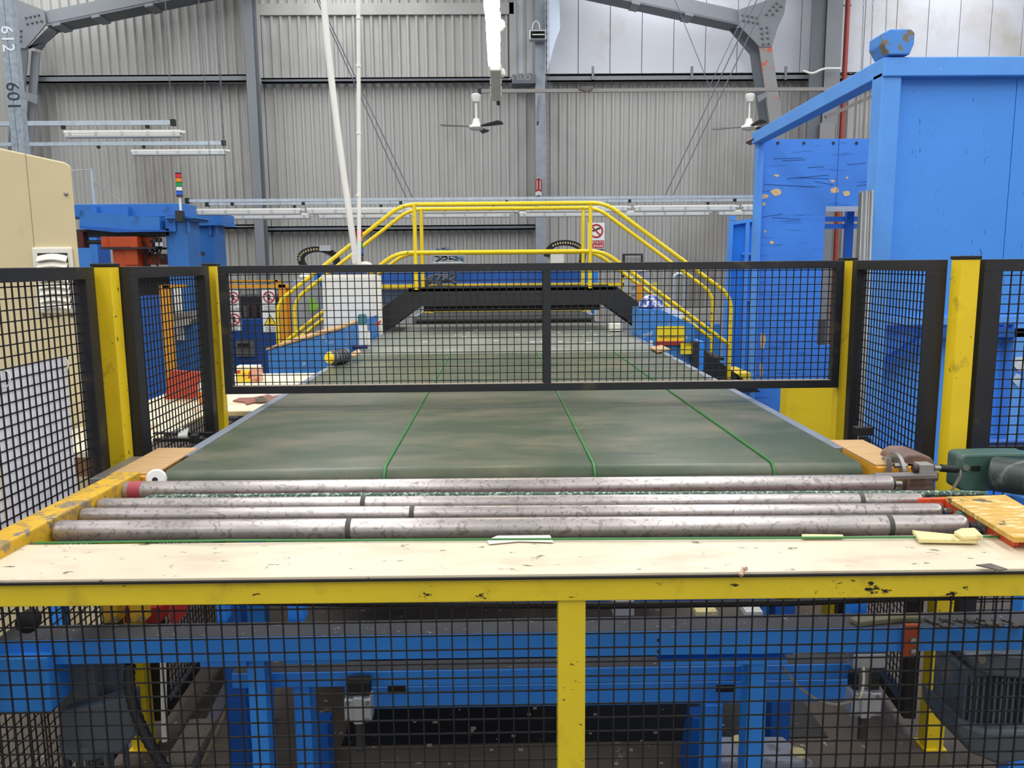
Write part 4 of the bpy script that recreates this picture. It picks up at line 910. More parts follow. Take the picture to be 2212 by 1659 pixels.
# ================================================================== cream cabinet by the frame edge
cc_ = thing('cream_cabinet', 'tall cream machine cabinet with a louvred vent behind the papers', 'cabinet', (-2.9, 4.4, FZ))
CYF = 4.3
x1c = at(152, 345, CYF).x
zl, zr_ = at(0, 318, CYF).z, at(150, 350, CYF).z
xl_ = at(-200, 318, CYF).x; zll = zr_+(zl-zr_)*(xl_-x1c)/(at(0, 318, CYF).x-x1c)
MB().prism([(xl_, CYF, FZ), (x1c, CYF, FZ), (x1c, CYF, zr_-0.02), (x1c-0.03, CYF, zr_), (xl_, CYF, zll)], (-0.32, 0.45, 0)).build('body', CREAM_C, cc_, bevel=0.008)
MB().box(at(62, 400, CYF).x-0.002, at(62, 400, CYF).x, CYF-0.002, CYF, 0.3, zr_+0.1).build('panel_seam', mat('seam_line', '#9c8d66', 0.6), cc_)
MB().lathe([(0.01, 0), (0.01, 0.008), (0.005, 0.012)], at(143, 419, CYF), (0, -1, 0), 10).build('screw', STEELP, cc_, True)
vx0, vx1 = at(78, 600, CYF).x, at(163, 600, CYF).x; vz0, vz1 = at(120, 676, CYF).z, at(120, 534, CYF).z
vn = MB().box(vx0, vx1, CYF-0.02, CYF+0.0, vz0, vz1).build('vent_frame', VENTM, cc_, bevel=0.008)
for k in range(8):
    z = vz1-0.045-(vz1-vz0-0.06)*k/8; b = MB(); pts = []
    for j in range(7):
        u = j/6; pts.append((lerp(vx0+0.03, vx1-0.02, u), 0.012*math.sin(math.pi*u)))
    vs = []; fs = []
    for x, dz in pts: vs += [(x, CYF-0.022, z+dz), (x, CYF-0.045, z+dz-0.028), (x, CYF-0.022, z+dz-0.006), (x, CYF-0.041, z+dz-0.034)]
    for j in range(6):
        a = 4*j; fs += [[a, a+4, a+5, a+1], [a+1, a+5, a+7, a+3], [a+2, a+3, a+7, a+6], [a, a+2, a+6, a+4]]
    b.add(vs, fs).build('slat', VENTM, vn)
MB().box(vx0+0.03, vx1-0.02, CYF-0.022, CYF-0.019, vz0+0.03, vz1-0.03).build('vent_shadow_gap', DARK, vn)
rnd = random.Random(9)
for x in (92, 108, 122, 150):
    MB().px(x, 677, x+rnd.uniform(6, 12), 677+rnd.uniform(8, 14), CYF-0.0015, 0.0015).build('soot_mark', mat('soot_smear', '#6e6048', 0.8, var=0.3, scale=30) if 'soot_smear' not in bpy.data.materials else bpy.data.materials['soot_smear'], cc_)

# ================================================================== pale table with things on it
tb = thing('pale_table', 'pale cream work table beyond the mesh panel', 'table', (-2.3, 4.8, FZ))
TZ = 0.80
MB().prism([(-2.27, 3.7, TZ-0.03), (-1.72, 3.7, TZ-0.03), (-1.72, 4.72, TZ-0.03), (-1.36, 4.72, TZ-0.03), (-1.36, 6.4, TZ-0.03), (-2.27, 6.4, TZ-0.03)], (0, 0, 0.03)).build('table_top', TABLEC, tb, bevel=0.004)
MB().box(-2.25, -1.72, 3.705, 3.73, TZ-0.12, TZ-0.03).build('apron', mat('brown_wood_apron', '#8a5f3c', 0.6, var=0.15), tb)
for x in (-2.2, -1.8):
    for y in (3.75, 6.2): MB().box(x, x+0.06, y, y+0.06, FZ, TZ-0.03).build('leg', BLUE_M, tb)
def onT(x, y, z=TZ): return at(x, y, Z=z)
rp_ = at(355, 868, Z=TZ); Yr = rp_.y+0.1
MB().slab([(355, 872), (366, 800), (470, 806), (470, 850)], Yr, 0.03).build('red_board', mat('red_board', '#cf4a32', 0.55, var=0.06), label='red board standing on the pale table behind the mesh', cat='board')
bt = thing('bottle', 'white bottle with orange label on the pale table', 'bottle', onT(444, 880))
p_ = onT(444, 880); rr = 0.035
MB().lathe([(rr, 0), (rr, 0.12), (rr*0.9, 0.15), (rr*0.5, 0.165), (rr*0.5, 0.19)], p_, n=16).build('body', WHITE, bt, True)
MB().lathe([(rr*1.02, 0.02), (rr*1.02, 0.1)], p_, n=16).build('label_band', L_AMB, bt, True)
MB().lathe([(rr*0.55, 0.185), (rr*0.5, 0.205)], p_, n=12).build('cap', REDP, bt, True)
p0_ = [onT(503, 868), onT(517, 862), onT(545, 861), onT(585, 854), onT(606, 852), onT(604, 862), onT(575, 871), onT(548, 872), onT(533, 876), onT(528, 871)]
MB().prism([p+Vector((0, 0, 0.001)) for p in p0_], (0, 0, 0.008)).build('brown_cloth', LEATHER, label='rust brown cloth lying flat on the pale table', cat='cloth')
c_ = onT(564, 867, TZ+0.01)
ringb = MB().lathe([(0.022, 0), (0.034, 0), (0.034, 0.025), (0.022, 0.025), (0.022, 0)], c_, n=20)
ringb.build('tape_roll', mat('grey_tape', '#7a766c', 0.5), label='grey tape roll sitting on the rust brown cloth', cat='tape', smooth=True)
cl = thing('carton', 'yellow and red carton on the pale table behind the gate', 'box', onT(534, 826))
Yc = onT(534, 826).y
MB().px(511, 800, 541, 829, Yc, 0.1).build('front', mat('yellow_red_print', '#e8cf3a', 0.5, var=0.05, dust=('#c23a28', 0.5, 0.53, 16)), cl)
MB().px(541.3, 797, 558, 829, Yc+0.01, 0.12).build('side', mat('pink_print', '#d5a58e', 0.5, var=0.1, dust=('#b9533e', 0.5, 0.6, 22)), cl)
MB().px(510, 791, 557, 799, Yc+0.02, 0.09).build('lid', VENTM, cl)
w_ = onT(362, 940); 
bar_ = thing('black_rail', 'black flat rails lying across the near edge of the pale table', 'rail', onT(390, 950))
for ya, yb in ((937, 944), (950, 953)): MB().bar(onT(333, ya), onT(460, ya), 0.03, 0.015).build('bar', RUBBER, bar_)
tp = MB().prism([onT(384, 948), onT(390, 930), onT(408, 929), onT(404, 947)], (0, 0, 0.015)).build('white_block', WHITE, label='white foam block on the rails at the table edge', cat='block')
MB().prism([onT(575, 853), onT(600, 850), onT(607, 855), onT(590, 859)], (0, 0, 0.01)).build('crumpled_bag', mat('grey_plastic_film', '#c9c6be', 0.3), label='crumpled clear film on the pale table near the belt rim', cat='film')

# ================================================================== far gantry behind the bridge
fg_ = thing('portal_axis', 'blue linear axis beam on yellow rail behind the stair bridge', 'machine', gnd(at(1050, 850, 14.5)))
GY = 14.2
MB().px(690, 588, 1262, 612, GY, 0.3).build('axis_beam', BLUE_D, fg_)
MB().px(1262, 588, 1292, 614, GY-0.1, 0.4).build('end_block', BLUE_M, fg_)
MB().px(800, 613, 1420, 622, GY-0.7, 0.06).build('yellow_rail', YEL, fg_)
MB().px(1345, 575, 1362, 660, GY-0.7, 0.08).build('yellow_post', YEL, fg_)
MB().px(665, 586, 690, 700, GY, 0.3).build('column', BLUE_M, fg_); MB().px(1266, 612, 1290, 860, GY, 0.3).build('column', BLUE_M, fg_)
MB().px(822, 622, 880, 660, GY+0.3, 0.3).build('grey_box', mat('blue_grey_box', '#5f7591', 0.5), fg_)
for k, (x0_, x1_) in enumerate(((918, 936), (1257, 1276))): MB().px(x0_, 668, x1_, 696, 11.6, 0.06).build('low_post', YEL, fg_)
MB().px(930, 668, 1262, 672, 11.6, 0.05).build('low_rail', YEL, fg_)
def drag(label, pts, Y, head):
    t = thing('cable_chain', label, 'cable chain', at(*pts[-1], Y))
    path = bez([at(x, y, Y) for x, y in pts], 26)
    n_ = len(path)
    for k in range(n_-1):
        a, b = path[k], path[k+1]; d = b-a
        MB().bar(a+d*0.04, b-d*0.04, 0.16, 0.09, (0, 0, 1) if abs(d.normalized().z) < 0.9 else (1, 0, 0)).build('link', RUBBER, t)
        if 3 < k < 18: MB().bar(a+d*0.25+Vector((0, -0.083, 0)), b-d*0.25+Vector((0, -0.083, 0)), 0.004, 0.03, (0, 0, 1) if abs(d.normalized().z) < 0.9 else (1, 0, 0)).build('crossbar', mat('pale_crossbar', '#d8c38a', 0.5) if 'pale_crossbar' not in bpy.data.materials else bpy.data.materials['pale_crossbar'], t)
    MB().px(*head, Y-0.02, 0.2).build('carriage', ALU, t, bevel=0.01)
    return t
drag('black cable chain looping in an arch behind the left bridge rail', [(672, 590), (620, 548), (655, 530), (715, 530), (735, 545), (728, 580)], 13.6, (702, 545, 720, 572))
drag('black cable chain arching behind the right end of the bridge rails', [(1180, 555), (1185, 510), (1230, 525), (1268, 522), (1262, 545), (1255, 575)], 13.6, (1183, 540, 1195, 570))
MB().px(690, 530, 714, 542, 13.45, 0.1).build('chain_bracket', ALU, label='bright metal bracket on the arch of the far cable chain', cat='bracket')
cbk = thing('cable_basket', 'wire basket of tangled blue and black cables behind the bridge', 'basket', at(968, 569, 13.5))
for y in (552, 568): MB().tube([at(933, y, 13.5), at(1004, y, 13.5), at(1000, y-1, 14.0), at(936, y-1, 14.0)], 0.008, 5, closed=True).build('hoop', ALU, cbk)
for x in (933, 968, 1004): MB().tube([at(x, 552, 13.5), at(x, 569, 13.5)], 0.008, 5).build('stake', ALU, cbk)
rnd = random.Random(11)
for k in range(12):
    a = at(rnd.uniform(935, 1002), rnd.uniform(535, 566), 13.6); b = at(rnd.uniform(935, 1002), rnd.uniform(535, 566), 13.8); c = at(rnd.uniform(940, 1000), rnd.uniform(525, 570), 13.7); d = at(rnd.uniform(940, 1000), rnd.uniform(525, 570), 13.7)
    MB().tube(bez([a, c, d, b], 12), 0.014, 5).build('cable', RUBBER if k % 2 else mat('slate_blue_cable_%d' % k, '#4a6784', 0.5), cbk, True)
for k in range(7):
    a = at(rnd.uniform(935, 990), rnd.uniform(590, 596), 13.4); b = at(rnd.uniform(885, 1000), rnd.uniform(600, 622), 13.3); c = at(rnd.uniform(920, 980), rnd.uniform(585, 620), 13.3)
    MB().tube(bez([a, c, b], 10), 0.03, 6).build('grey_hose', mat('slate_hose', '#4b515a', 0.6) if 'slate_hose' not in bpy.data.materials else bpy.data.materials['slate_hose'], cbk, True)
MB().px(1190, 548, 1218, 572, 13.4, 0.2).build('servo_box', VENTM, label='pale servo box under the arching cable chain', cat='box')
# things to the side of the belt by the enclosure
bcb = thing('control_cabinet', 'blue control cabinet with a yellow notice and red strip beside the belt', 'cabinet', gnd(at(1436, 800, 8.4)))
KY = 8.3
xa, xb = max(1.44, at(1374, 720, KY).x), at(1500, 720, KY).x; za, zb_ = at(1374, 668, KY).z, at(1500, 702, KY).z
MB().prism([(xa, KY, FZ), (xa, KY, za), (xa+0.2, KY, za), (xb, KY, zb_), (xb, KY, FZ)], (0, 0.5, 0)).build('body', BLUE_B, bcb, bevel=0.006)
nt_ = MB().px(1418, 705, 1480, 738, KY-0.012, 0.012).build('notice', SIGNY, bcb)
MB().text('TAGLIO', 0.035, at(1434, 727.5, KY-0.014)).text('PERICOLO', 0.03, at(1464, 727.5, KY-0.014)).build('lettering', SIGNK, nt_)
MB().px(1418, 737, 1480, 745.5, KY-0.04, 0.04).build('red_strip', REDP, bcb, bevel=0.004)
yb2 = MB().px(1471, 741, 1496, 765, KY-0.1, 0.03).build('yellow_plate', SIGNY, bcb)
MB().text('CON', 0.04, at(1488, 744, KY-0.104)).build('lettering', SIGNK, yb2)
MB().px(1497, 738, 1509, 800, KY-0.12, 0.3).build('dark_recess_door', DARK, bcb)
MB().px(1509, 738, 1520, 800, KY-0.1, 0.3).build('side_post', BLUE_M, bcb)
MB().px(1403, 736, 1410, 746, KY-0.015, 0.015).build('white_tag', WHITE, bcb)
ppr = MB().slab([(1418, 662), (1428, 658), (1476, 676), (1473, 692), (1420, 676)], 8.5, 0.03).build('white_package', WHITE, label='white packet leaning on top of the blue control cabinet', cat='packet')
bag = MB().lathe([(0.1, 0), (0.14, 0.05), (0.13, 0.1), (0.06, 0.16), (0.02, 0.17)], at(1406, 672, 8.45), n=9)
bag.build('plastic_bag', mat('blue_bag', '#24429a', 0.3, var=0.1, dust=('#d9dce6', 0.5, 0.56, 12)), label='blue and clear plastic bag on the control cabinet', cat='bag', smooth=True)
MB().prism([at(1403, 752, Z=BZ+0.01), at(1430, 748, Z=BZ+0.01), at(1448, 757, Z=BZ+0.01), at(1420, 762, Z=BZ+0.01)], (0, 0, 0.012)).build('cardboard', PLY, label='brown cardboard scrap on the rim under the yellow notice', cat='cardboard')
for k, (x0_, y0_, x1_, y1_, lb) in enumerate(((1287, 667, 1298, 694, 'small white box standing at the far end of the grey belt'), (1317, 699, 1344, 715, 'low white box on the belt rim before the bridge stringer'))):
    MB().px(x0_, y0_, x1_, y1_, 9.0 if k else 10.4, 0.12).build('white_box', VENTM, label=lb, cat='box', bevel=0.005)
ld = thing('step_ladder', 'aluminium step ladder standing behind the yellow handrails', 'ladder', gnd(at(1385, 850, 11.2)))
for (xa_, ya_), (xb_, yb_), yy in (((1357, 585), (1350, 660), 11.0), ((1372, 585), (1368, 660), 11.2), ((1382, 585), (1406, 665), 11.3), ((1394, 585), (1428, 670), 11.5)):
    a, b = at(xa_, ya_, yy), at(xb_, yb_, yy); d = (b-a); b2_ = a+d*((a.z-FZ)/(a.z-b.z))
    MB().bar(b2_, a, 0.03, 0.08, (1, 0, 0)).build('stile', ALU, ld)
for k in range(4):
    y = 600+k*17; MB().bar(at(1355, y, 11.05), at(1371, y, 11.2), 0.08, 0.025).build('step', ALU, ld)
MB().px(1352, 572, 1395, 586, 11.2, 0.2).build('top_cap', VENTM, ld)
yp = thing('amber_post', 'amber post on a ribbed blue foot beside the ladder', 'post', gnd(at(1383, 850, 9.9)))
MB().px(1376, 612, 1389, 656, 9.9, 0.06).build('upright', ORAY, yp); xq = at(1382.5, 660, 9.93).x
MB().lathe([(0.036, 0), (0.036, 1.44)]+[(0.036+0.006*(k % 2), 1.44+0.02*k) for k in range(9)], (xq, 9.93, FZ+0.1), n=14).build('foot', BLUE_D, yp, True)
MB().lathe([(0.07, 0), (0.07, 0.1)], (xq, 9.93, FZ), n=14).build('foot_base', BLUE_D, yp, True)
hp = thing('barrier_hoop', 'bright steel barrier hoop standing before the corrugated wall', 'barrier', gnd(at(1466, 850, 12.5)))
ha, hb = at(1455, 670, 12.5), at(1477, 670, 12.5)
ztop = at(1466, 592, 12.5).z
MB().tube(fillet([(ha.x, 12.5, FZ), (ha.x, 12.5, ztop), (hb.x, 12.5, ztop), (hb.x, 12.5, FZ)], 0.08), 0.03, 10).build('hoop', ALU, hp, True)
mm = thing('monitor_frame', 'black mesh guard top standing beyond the handrail', 'guard', at(1368, 600, 11.5))
MB().px(1345, 548, 1389, 552, 11.5, 0.04).px(1345, 552, 1350, 600, 11.5, 0.04).px(1385, 552, 1389, 600, 11.5, 0.04).build('frame', BLACKF, mm)
g = MB()
for k in range(4): z = at(1367, 557+3.5*k, 11.52).z; g.bar((at(1350, 560, 11.52).x, 11.52, z), (at(1385, 560, 11.52).x, 11.52, z), 0.006, 0.006)
g.build('wire_mesh', WIRE, mm, kind='stuff')
MB().px(1430, 668, 1620, None, 17.5, 0.3).build('grey_ledge', mat('grey_ledge', '#9a9a96', 0.6), label='long low grey ledge in front of the corrugated wall', cat='ledge')
MB().px(1440, 701, 1555, None, 14.5, 0.3).build('blue_bench', BLUE_G, label='narrow blue bench edge behind the handrails near the enclosure', cat='bench')

# ================================================================== blue enclosure
EX, EY0, EY1, EZ = 3.02, 6.4, 10.0, 3.09
be = thing('blue_enclosure', 'large bright blue steel enclosure with capped corner post', 'enclosure', (4.5, 8, FZ))
MB().box(EX-0.09, EX+0.06, EY0-0.02, EY0+0.16, FZ, EZ-0.02).build('corner_post', BLUE_F, be, bevel=0.01)
MB().box(EX-0.09, 8.0, EY0-0.04, EY0+0.14, EZ-0.06, EZ+0.08).build('top_beam', BLUE_F, be, bevel=0.008)
MB().bar((EX-0.02, EY0, EZ+0.02), (EX+0.1, EY1, EZ+0.02), 0.14, 0.13).build('side_beam', BLUE_F, be, bevel=0.008)
# octagonal corner cap
cz = EZ+0.2; cx0 = EX+0.0
prof = [(-0.07, -0.11), (0.09, -0.11), (0.12, -0.03), (0.12, 0.05), (0.09, 0.075), (-0.07, 0.075), (-0.12, 0.05), (-0.12, -0.03)]
MB().prism([(cx0+a*1.0, EY0-0.06, cz+b) for a, b in prof], (0, 0.24, 0)).build('corner_cap', mat('scuffed_blue_cap', '#4a8ee0', 0.5, var=0.08, dust=('#7d6f52', 0.51, 0.57, 9)), be, bevel=0.01)
seamx = [at(2178, 300, EY0+0.08).x]
px_edges = [EX+0.06, at(2184, 300, EY0+0.08).x, 5.5, 8.0]
for i in range(3): MB().box(px_edges[i]+0.003, px_edges[i+1]-0.003, EY0+0.06, EY0+0.09, 1.2, EZ-0.05).build('panel', BLUE_P, be)
zs_ = 1.2
MB().box(EX+0.06, 8.0, EY0+0.02, EY0+0.12, 1.13, 1.2).build('mid_rail', BLUE_F, be, bevel=0.006)
# lower recessed bays with braces
MB().box(EX+0.06, 8.0, EY0+0.16, EY0+0.2, FZ+0.05, 1.13).build('lower_panel', BLUE_P, be)
for x in (at(2196, 800, EY0).x, 5.4):
    MB().box(x-0.04, x+0.04, EY0-0.0, EY0+0.16, FZ, 1.13).build('lower_post', BLUE_F, be)
MB().prism([(EX+0.05, EY0+0.0, 0.72), (EX+0.05, EY0+0.0, 0.8), (EX+0.5, EY0+0.0, 1.1), (EX+1.4, EY0, 1.1), (EX+1.4, EY0, 1.03), (EX+0.52, EY0+0.0, 1.03)], (0, 0.15, 0)).build('brace', BLUE_D, be)
MB().box(EX-0.09, 8, EY0-0.02, EY0+0.16, FZ, FZ+0.09).build('sill', BLUE_F, be)
# far board wall with a window opening
xl_, xr_ = at(1636, 450, EY1).x, at(1900, 450, EY1).x
wx0, wx1 = at(1781, 500, EY1).x, xr_; wz1 = at(1800, 446, EY1).z; wz0 = at(1800, 745, EY1).z
zt_ = at(1770, 300, EY1).z
sx_ = at(1810, 350, EY1).x
MB().box(xl_, wx0, EY1, EY1+0.05, FZ+0.02, zt_).build('board', BLUE_W, be)
MB().box(wx0, xr_+0.3, EY1, EY1+0.05, wz1, zt_).build('board', BLUE_W, be)
MB().box(wx0, xr_+0.3, EY1, EY1+0.05, FZ+0.02, wz0).build('board', BLUE_W, be)
MB().box(sx_-0.003, sx_+0.003, EY1-0.003, EY1, wz1, zt_).build('board_joint', mat('board_joint', '#1d4a94', 0.6), be)
MB().box(wx0, xr_+0.2, EY1-0.005, EY1+0.03, wz1-0.06, wz1).build('opening_lintel', ALU, be)
CHIP = mat('bare_wood_gouge', '#d9b886', 0.8, var=0.15, scale=20)
rnd = random.Random(4)
for cx_, cy_, w_, h_ in ((1641, 345, 5, 11), (1649, 424, 12, 6), (1677, 415, 13, 9), (1678, 379, 7, 3), (1803, 411, 11, 9), (1829, 418, 11, 7), (1799, 391, 6, 3), (1862, 416, 6, 4), (1830, 384, 3, 3), (1650, 441, 4, 5), (1667, 524, 6, 4), (1653, 500, 3, 3), (1648, 735, 7, 24), (1644, 800, 4, 20)):
    if cx_ > 1781 and cy_ > 446: continue
    MB().slab([(cx_+w_*math.cos(t)*(0.6+0.5*rnd.random()), cy_+h_*math.sin(t)*(0.6+0.5*rnd.random())) for t in [-i*2*math.pi/11 for i in range(11)]], EY1-0.003, 0.003).build('paint_gouge', CHIP, be)
SCR = mat('dark_scratch', '#23508f', 0.7, var=0.1)
for sx0, sy0, sx1, sy1 in ((1671, 343, 1734, 341), (1690, 347, 1740, 345), (1700, 386, 1790, 378), (1725, 384, 1790, 386), (1650, 398, 1760, 404), (1760, 392, 1800, 399), (1830, 356, 1870, 352), (1745, 362, 1780, 360), (1668, 470, 1730, 474), (1640, 470, 1690, 462), (1850, 402, 1878, 398)):
    MB().bar(at(sx0, sy0, EY1-0.001), at(sx1, sy1, EY1-0.001), 0.002, 0.008).build('scratch', SCR, be)
for x in (1680, 1736, 1800, 1850): MB().lathe([(0.018, 0), (0.018, 0.01)], at(x, 309, EY1), (0, -1, 0), 10).build('bolt', DARK, be, True)
MB().box(xl_-0.04, xl_+0.03, EY1-0.08, EY1+0.06, FZ, EZ-0.02).build('far_post', BLUE_F, be, bevel=0.006)
MB().slab([(1625, 300), (1638, 290), (1652, 292), (1652, 300), (1637, 306)], EY1-0.1, 0.3).build('far_cap', BROWNM, be)
# slats in the opening
wp = at(1836, 500, EY1+0.3).x
MB().box(wp-0.045, wp+0.045, EY1+0.3, EY1+0.38, FZ, wz1+0.1).build('inner_post', BLUE_D, be)
for y in (473, 489): z = at(1810, y, EY1+0.4).z; MB().box(wx0-0.1, xr_+0.4, EY1+0.4, EY1+0.44, z-0.03, z+0.03).build('inner_rail', BLUE_F, be)
# enclosure wing beyond
ew = thing('blue_wing_wall', 'narrow blue steel wing wall behind the stair foot', 'enclosure', gnd(at(1600, 850, 12.0)))
WYW = 11.6
MB().slab([(1582, 478), (1640, 470), (1640, 888), (1555, 888)], WYW+0.05, 0.06).build('panel', BLUE_M, ew)
MB().slab([(1581, 478), (1640, 470), (1640, 477), (1582, 486)], WYW-0.02, 0.08).build('top_rail', BLUE_F, ew)
MB().slab([(1577, 478), (1585, 478), (1565, 888), (1555, 888)], WYW-0.03, 0.1).build('edge_post', BLUE_F, ew)
MB().px(1578, 466, 1590, 476, WYW-0.03, 0.12).build('cap', BLUE_F, ew)
MB().slab([(1612, 478), (1620, 478), (1605, 888), (1595, 888)], WYW-0.03, 0.08).build('stud', BLUE_F, ew)
for y in (545, 645): MB().px(1604, y, 1640, y+6, WYW-0.02, 0.07).build('noggin', BLUE_F, ew)
# steel profiles leaning on the enclosure
for k, (x0_, x1_) in enumerate(((1858, 1866), (1866.5, 1872.5), (1873, 1879), (1879.5, 1884.5))):
    pr_ = thing('steel_profile', ['bright steel profile leaning on the enclosure, outermost of four', 'bright steel profile leaning on the enclosure, second of four', 'bright steel profile leaning on the enclosure, third of four', 'bright steel profile leaning closest to the blue corner post'][k], 'profile', (2.3, 5.9, FZ), 'bright steel profiles leaning by the corner post')
    a = at((x0_+x1_)/2, 416-k, 6.2); b = at((x0_+x1_)/2-22, 940, 5.6); b = a+(b-a)*(a.z-FZ-0.003)/(a.z-b.z)
    w = (x1_-x0_)*6.2/FPX
    MB().bar(b, a, 0.05, w, (1, 0, 0)).build('web', mat('zinc_profile_%d' % k, ['#6f757b', '#8f959b', '#656b72', '#9aa0a6'][k], 0.35, metal=0.6, var=0.1), pr_)
    MB().bar(b+Vector((-w*0.3, -0.028, 0)), a+Vector((-w*0.3, -0.028, 0)), 0.006, w*0.3, (1, 0, 0)).build('lip', STEELP, pr_)
MB().px(1770, 690, 1783, 745, 9.0, 0.06).build('grey_strip_box', mat('dark_grey_box', '#4c4c48', 0.6), label='dark narrow box hanging at the edge of the blue board', cat='box')
tp_ = MB().slab([(2194, 772), (2212, 770), (2220, 800), (2200, 802), (2190, 790)], 6.38, 0.004); tp_.build('clear_tape', mat('clear_tape', '#cfd6de', 0.2, var=0.2, scale=30), label='shiny crumpled tape on the blue enclosure post', cat='tape')
tp_ = MB().slab([(2196, 806), (2206, 812), (2200, 836), (2186, 822)], 6.38, 0.004); tp_.build('clear_tape', mat('white_tape', '#b5c9e6', 0.3), label='pale tape square below the shiny tape on the enclosure', cat='tape')
# blue board and yellow block under the gate
MB().px(1700, 834, 1802, None, 5.3, 0.12).build('yellow_block', mat('yellow_machine_cover', '#e6c81c', 0.5, var=0.05, dust=('#b7a024', 0.55, 0.9, 4)), label='plain yellow machine cover between belt rim and gate post', cat='cover', bevel=0.008)
# ================================================================== green roller end on the neighbouring conveyor
gc = thing('drum_conveyor', 'dark green conveyor drum with cast bracket at the frame edge', 'conveyor', (2.3, 2.9, 0.4))
GYc = 2.95
MB().slab([(2077, 990), (2083, 982), (2160, 980), (2230, 980), (2230, 1060), (2080, 1062), (2072, 1055)], GYc, 0.1).build('bracket', DKGREEN, gc, bevel=0.012)
MB().px(2099, 1007, 2118, 1017, GYc-0.004, 0.006).build('slot', RUBBER, gc)
MB().lathe([(0.012, 0), (0.012, 0.006)], at(2086, 1010, GYc), (0, -1, 0), 12).build('screw', STEELP, gc, True)
a, b = at(2140, 1022, GYc-0.02), at(2140, 1022, GYc-0.02)+Vector((0.75, -0.62, -0.0))
MB().tube([a, lerp(a, b, 0.012), b], [0.058, 0.066, 0.066], 32).build('drum', RUBBERG, gc, True)
MB().box(a.x+0.2, a.x+0.28, 2.98, 3.05, FZ, 0.72).build('leg', BLUE_M, gc)
MB().box(a.x-0.1, a.x+0.6, 2.97, 3.03, 0.66, 0.74).build('cross_rail', BLUE_M, gc)
# dark blue pipe and black rail behind the edge panel
MB().tube([at(2086, 958, 4.2), at(2300, 953, 4.2)], 0.02, 10).build('blue_tube', BLUE_D, label='horizontal dark blue tube behind the edge mesh panel', cat='tube', smooth=True)
MB().bar(at(2086, 968, 4.15), at(2300, 966, 4.15), 0.03, 0.02).build('black_bar', RUBBER, label='horizontal black bar just under the dark blue tube', cat='bar')

# ================================================================== understructure behind the guard
us = thing('blue_understructure', 'blue welded steel frame under the roller table', 'machine frame', (0, 2.7, FZ))
def beam(x0, x1, yt, yf, yb, Y, name='beam'):
    """beam whose dusty top spans yt..yf and whose face spans yf..yb in the picture's middle"""
    zt = at(1106, yf, Y).z; zb = at(1106, yb, Y).z; Yb = at(1106, yt, Z=zt).y
    o = MB().box(at(x0, (yf+yb)/2, Y).x, at(x1, (yf+yb)/2, Y).x, Y, Yb, zb, zt).build(name, BLUE_M, us, bevel=0.003)
    MB().box(at(x0, (yf+yb)/2, Y).x, at(x1, (yf+yb)/2, Y).x, Y+0.004, Yb, zt, zt+0.0015).build('dust_layer', DUSTY, o)
    return zb, zt, Yb
zb, zt, Yb = beam(-12, 2300, 1337, 1369, 1421, 2.46, 'upper_beam')
Zu = zb
beam(500, 1840, 1424, 1446, 1478, 2.62, 'middle_beam')
beam(745, 1835, 1476, 1480, 1527, 2.74, 'lower_beam')
MB().px(432, 1424, 532, 1444, 2.47, 0.12).build('gusset_plate', BLUE_M, us); MB().px(1425, 1424, 1700, 1436, 2.47, 0.1).build('gusset_plate', BLUE_M, us); MB().px(612, 1426, 752, 1434, 2.48, 0.1).build('gusset_plate', BLUE_M, us)
def legp(x0, x1, ytop, Y, d=0.08):
    z = at(x0, ytop, Y).z; a_, b_ = at(x0, ytop, Y).x, at(x1, ytop, Y).x
    MB().box(a_, b_, Y, Y+d, FZ, z).build('leg', BLUE_M, us, bevel=0.003)
legp(532, 570, 1424, 2.5); legp(632, 668, 1474, 2.66); legp(1524, 1562, 1524, 2.72); legp(1618, 1660, 1412, 2.5)
for x0_ in (1524, 700):
    x_ = at(x0_-30, 1640, 3.2).x; MB().prism([(x_-0.03, 3.2, FZ), (x_, 3.2, FZ+0.25), (x_+0.08, 3.2, FZ+0.25), (x_+0.08, 3.2, FZ)], (0, 0.1, 0)).build('floor_ramp', BLUE_D, us)
for x, y in ((838, 1484), (1548, 1481)): MB().px(x, y, x+38, y+14, 2.735, 0.01).build('slot', RUBBER, us)
for y in (1383, 1407): MB().lathe([(0.005, 0), (0.005, 0.002)], at(1422, y, 2.46), (0, -1, 0), 10).build('bolt_hole', RUBBER, us, True)
# small posts and blocks on the upper beam
for x0_, x1_, y0_, mt_ in ((468, 486, 1306, BLUE_M), (622, 655, 1308, BLUE_M), (1840, 1872, 1300, BLUE_M)): MB().px(x0_, y0_, x1_, 1345, 2.6, 0.06).build('stub_post', mt_, us)
ob = MB().px(1956, 1352, 1986, 1420, 2.435, 0.02).build('orange_bracket', mat('orange_bracket', '#b04a25', 0.55, var=0.1), us)
for y in (1383, 1407): MB().lathe([(0.012, 0), (0.012, 0.01), (0.006, 0.014)], at(1972, y, 2.435), (0, -1, 0), 12).build('bolt', STEELP, ob, True)
MB().box(at(-20, 1480, 2.42).x, at(106, 1480, 2.42).x, 2.42, 2.62, at(50, 1540, 2.42).z, at(50, 1421, 2.42).z).build('end_box', BLUE_M, us, bevel=0.006)
MB().px(268, 1313, 345, 1346, 2.7, 0.1).build('red_block', REDP, us); MB().px(366, 1307, 382, 1346, 2.68, 0.12).build('red_post', REDP, us)
# sagging black toothed belt
MB().tube([at(250, 1296, 2.3), at(600, 1301, 2.3), at(1000, 1306, 2.3), at(1300, 1308, 2.3), at(1700, 1302, 2.3), at(2110, 1286, 2.3)], 0.011, 8).build('drive_belt', RUBBER, label='sagging black drive belt just under the yellow guard rail', cat='drive belt', smooth=True)
